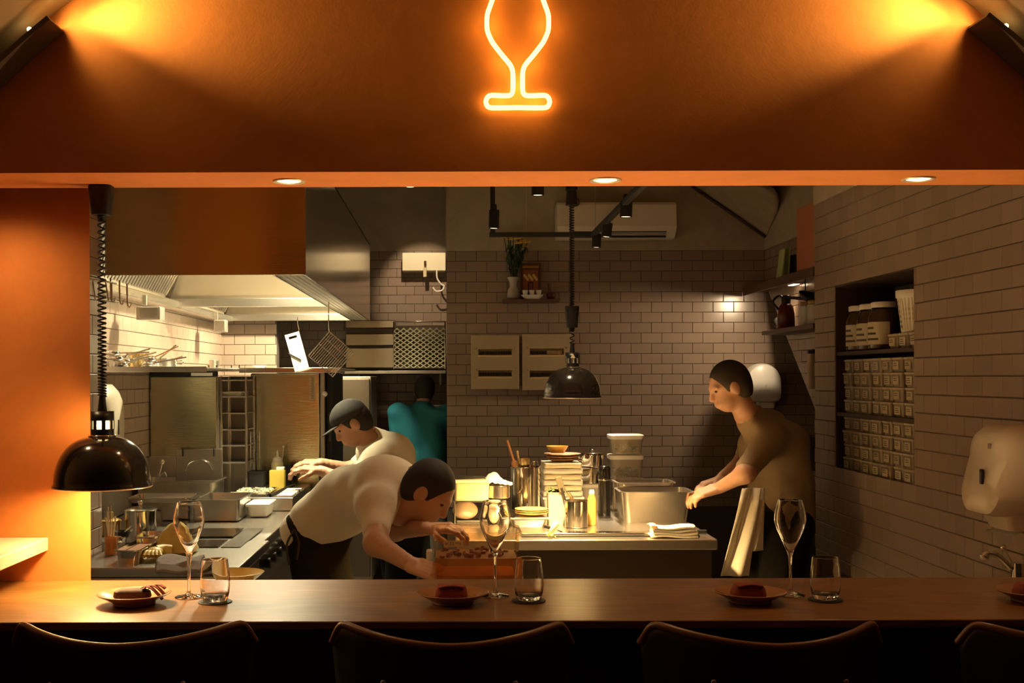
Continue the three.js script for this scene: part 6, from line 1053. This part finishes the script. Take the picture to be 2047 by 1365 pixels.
{ // A: bending over the clear box
  const J = { lat: V(0.12, 0.1, 1), pelvis: at(622, 1062, 4.95), waist: at(688, 1002, 4.85), chest: at(758, 978, 4.68), neck: at(812, 962, 4.58), head: at(858, 985, 4.50), up: V(0.62, 0.75, 0.12), fwd: V(0.62, -0.66, 0.25),
    sN: at(752, 1012, 4.46), eN: at(752, 1086, 4.28), wN: at(824, 1130, 4.13), sF: at(795, 985, 4.86), eF: at(790, 1058, 4.66), wF: at(852, 1056, 4.38), foldDir: V(0.5, 0.9, 0.3) };
  J.handN = [V(1, -0.25, 0.35), V(-0.1, 1, 0.5), V(0, 0.5, -1), 0.4]; J.handF = [V(1, 0.05, 0.25), V(0, 1, 0.2), V(0, 0, 1), 0.5];
  const px = J.pelvis.x; J.knee = [V(px + 0.10, 0.50, -5.06), V(px + 0.06, 0.50, -4.86)]; J.ankle = [V(px - 0.02, 0.085, -5.08), V(px - 0.04, 0.085, -4.84)];
  const p = person('person in a pale T-shirt and dark apron bending over the clear marinade box', J, { shirt: shirtWhite, trousers: darkOlive, sleeve: 0.62 });
  mesh('apron', blob([cap(p.off(J.pelvis, -0.07).add(V(0.03, -0.01, 0)), p.off(J.pelvis, -0.09).add(V(0.09, -0.45, 0)), 0.115, 0.12), cap(p.off(J.pelvis, 0.07).add(V(0.03, -0.01, 0)), p.off(J.pelvis, 0.09).add(V(0.09, -0.45, 0)), 0.115, 0.12), cap(p.off(J.pelvis, -0.06).add(V(0.06, 0, 0)), p.off(J.waist, -0.05).add(V(0.03, -0.05, 0)), 0.09, 0.07), cap(p.off(J.pelvis, 0.06).add(V(0.06, 0, 0)), p.off(J.waist, 0.05).add(V(0.03, -0.05, 0)), 0.09, 0.07)], { k: 0.05, cell: 0.013 }), mat([0.026, 0.020, 0.009], 0.95, 0, { specularIntensity: 0.15 }), p.o);
  const t = p.off(J.pelvis, 0.14).add(V(-0.06, 0.02, 0.06)); mesh('apron_string', [tube([t, t.clone().add(V(-0.03, -0.06, 0.01)), t.clone().add(V(-0.02, -0.14, 0.01))], 0.005, 12, 6), tube([t, t.clone().add(V(0.02, -0.05, 0.015)), t.clone().add(V(0.01, -0.12, 0.01))], 0.005, 12, 6)], mat([0.05, 0.04, 0.02], 0.9), p.o);
}
{ // B: capped cook leaning over the cooking line
  const J = { lat: V(0.5, 0, 1), pelvis: at(800, 1040, 6.45), waist: at(798, 975, 6.42), chest: at(770, 912, 6.35), neck: at(738, 875, 6.28), head: at(702, 848, 6.22), up: V(-0.55, 0.82, 0.05), fwd: V(-0.80, -0.55, 0.25),
    sN: at(758, 915, 6.14), eN: at(706, 968, 6.05), wN: at(640, 940, 6.1), sF: at(758, 888, 6.55), eF: at(704, 940, 6.55), wF: at(640, 925, 6.45), foldDir: V(0.6, 0.8, 0.2), toe: V(-0.15, -0.045, 0) };
  J.handN = [V(-1, 0.1, 0), V(0, 1, 0.2), V(0, 0, 1), 0.5]; J.handF = [V(-1, 0, 0), V(0, 1, 0.2), V(0, 0, 1), 0.5];
  const px = J.pelvis.x; J.knee = [V(px - 0.02, 0.48, -6.55), V(px, 0.48, -6.36)]; J.ankle = [V(px, 0.085, -6.56), V(px + 0.02, 0.085, -6.35)];
  const p = person('person in a pale T-shirt and dark cap leaning over the cooking counter', J, { shirt: shirtWhite, trousers: charcoal, sleeve: 0.7 }), L = p.L, q = p.q;
  mesh('cap', blob([ell(L(0, 0.042, -0.012), [0.090, 0.090, 0.106], q)], { cell: 0.006, cuts: [[L(0, 0.030, 0), V(0, -1, 0.12).normalize().applyQuaternion(q)]] }), mat([0.030, 0.026, 0.023], 0.85), p.o);
  mesh('cap_brim', blob([ell(L(0, 0.034, 0.105), [0.072, 0.006, 0.062], q)], { cell: 0.004 }), mat([0.030, 0.026, 0.023], 0.85), p.o);
}
{ // C: teal T-shirt, back turned
  const J = { lat: V(1, 0, 0), pelvis: at(850, 962, 9.15), waist: at(850, 915, 9.15), chest: at(845, 852, 9.17), neck: at(846, 812, 9.20), head: at(849, 782, 9.26), up: V(0.05, 1, -0.25), fwd: V(0.05, -0.3, -1),
    sN: at(797, 828, 9.17), eN: at(793, 892, 9.2), wN: at(815, 905, 9.42), sF: at(893, 828, 9.17), eF: at(899, 890, 9.2), wF: at(882, 905, 9.42), foldDir: V(0.2, 1, 0), toe: V(0, -0.045, -0.15) };
  J.handN = [V(0.1, -0.2, -1), V(0, 1, -0.2), V(1, 0, 0), 0.4]; J.handF = [V(-0.1, -0.2, -1), V(0, 1, -0.2), V(-1, 0, 0), 0.4];
  const px = J.pelvis.x; J.knee = [V(px - 0.10, 0.46, -9.17), V(px + 0.10, 0.46, -9.17)]; J.ankle = [V(px - 0.11, 0.085, -9.15), V(px + 0.11, 0.085, -9.15)];
  const p = person('person in a teal T-shirt with back turned at the passage sink', J, { shirt: mat([0.010, 0.155, 0.205], 0.85), trousers: mat([0.10, 0.09, 0.075], 0.85), sleeve: 0.75 });
}
{ // D: standing cook reaching into the pans
  const J = { lat: V(0.35, 0, 1), pelvis: at(1560, 1035, 5.85), waist: at(1560, 965, 5.82), chest: at(1548, 890, 5.78), neck: at(1496, 832, 5.72), head: at(1456, 774, 5.66), up: V(-0.36, 0.93, 0.0), fwd: V(-0.92, -0.38, 0.12),
    sN: at(1536, 872, 5.58), eN: at(1490, 946, 5.42), wN: at(1436, 976, 5.56), sF: at(1540, 852, 5.98), eF: at(1488, 918, 6.02), wF: at(1440, 958, 5.86), foldDir: V(0.8, 0.6, 0.2), toe: V(-0.15, -0.045, 0) };
  J.handN = [V(-1, -0.25, 0.05), V(0, 1, 0.3), V(0, 0, -1), 0.5]; J.handF = [V(-1, -0.3, 0.1), V(0, 1, 0), V(0, 0, 1), 0.5];
  const px = J.pelvis.x; J.knee = [V(px - 0.06, 0.48, -5.96), V(px - 0.02, 0.48, -5.74)]; J.ankle = [V(px - 0.03, 0.085, -5.98), V(px + 0.02, 0.085, -5.72)];
  const p = person('person in a tan shirt and dark apron reaching into the deep pans', J, { shirt: mat([0.24, 0.165, 0.09], 0.9, 0, { bumpMap: clothBump, bumpScale: 0.0005 }), trousers: charcoal, sleeve: 0.86, hairMat: mat([0.030, 0.018, 0.011], 0.8) });
  mesh('apron', blob([cap(p.off(J.pelvis, -0.08).add(V(-0.04, 0.02, 0)), p.off(J.pelvis, -0.10).add(V(-0.05, -0.45, 0)), 0.105, 0.115), cap(p.off(J.pelvis, 0.08).add(V(-0.04, 0.02, 0)), p.off(J.pelvis, 0.10).add(V(-0.05, -0.45, 0)), 0.105, 0.115), cap(p.off(J.pelvis, 0).add(V(-0.05, 0.0, 0)), p.off(J.waist, 0).add(V(-0.045, 0.02, 0)), 0.10, 0.09)], { k: 0.05, cell: 0.013 }), mat([0.010, 0.008, 0.005], 0.95, 0, { specularIntensity: 0.15 }), p.o);
  const T0 = at(1500, 975, 5.55), T1 = at(1468, 1150, 5.5), w = mm(38, 5.5);
  const tw = thing('hanging_towel', 'long white towel hanging from the waist of the standing cook', 'towel', V());
  for (const k of [0, 1]) mesh('towel_layer', cloth(1, 1, (u, v) => { const c = T0.clone().lerp(T1, Math.min(1, v * (k ? 0.72 : 1))); return V(c.x + (u - 0.5) * w * (1 + 0.5 * v) + (k ? 0.03 * v + 0.02 : 0), c.y, c.z + 0.02 - k * 0.016 + 0.012 * Math.sin(u * 8 + v * 3)); }, 0.004, 14, 24), mat([0.72, 0.64, 0.50], 0.95, 0, { bumpMap: clothBump, bumpScale: 0.0008 }), tw);
}
// pieces of a part go under that part
const NEST = { lamp_shade: ['shade_lining', 'shade_rim'], neck: ['collar', 'warning_tag'], backrest: ['back_rim', 'back_screw'], lid: ['lid_knob', 'lid_handle', 'lid_hinge'], door_edge: ['door_handle'], fridge_door: ['door_handle'], door_panel: ['label_strip'], cover: ['screw', 'badge', 'key_slot', 'view_window', 'logo_badge', 'view_slot'], back_box: ['breaker'], lamp_housing: ['lamp_diffuser'], lamp_body: ['lamp_lens', 'lamp_diffuser'], slicer_body: ['blade'], tub_body: ['paper_label'], jar_body: ['paper_label'], bucket_body: ['bucket_print'], casing: ['louvre', 'air_slot', 'latch', 'latch_tail'], cap: ['cap_brim'], apron: ['apron_string'], filter_frame: ['baffle'], frame: ['print'], oven_body: ['rating_label', 'vent_cap'], box_wall: ['tape_label', 'side_clip'], mill_body: ['chrome_ring'], counter_top: [], tap_body: ['tap_lever'], spout: ['spout_tip'], napkin_fold: ['napkin_tail', 'napkin_flap'], side_fascia: ['control_knob'], leek_stalk: ['leek_leaf'], wire_weave: [], flask_body: ['flask_cap', 'handle'], shelf_board: ['shelf_lip', 'bracket'], paper_outlet: ['paper_end'], body: ['eyes'], bottle_body: ['cap', 'stopper'] };
for (const t of scene.children) if (t.isGroup) for (const [p, kids] of Object.entries(NEST)) { const host = t.children.find((c) => c.name === p); if (host && host.isMesh) t.children.filter((c) => kids.includes(c.name) && c !== host).forEach((c) => host.add(c)); }
renderer.render(scene, camera);
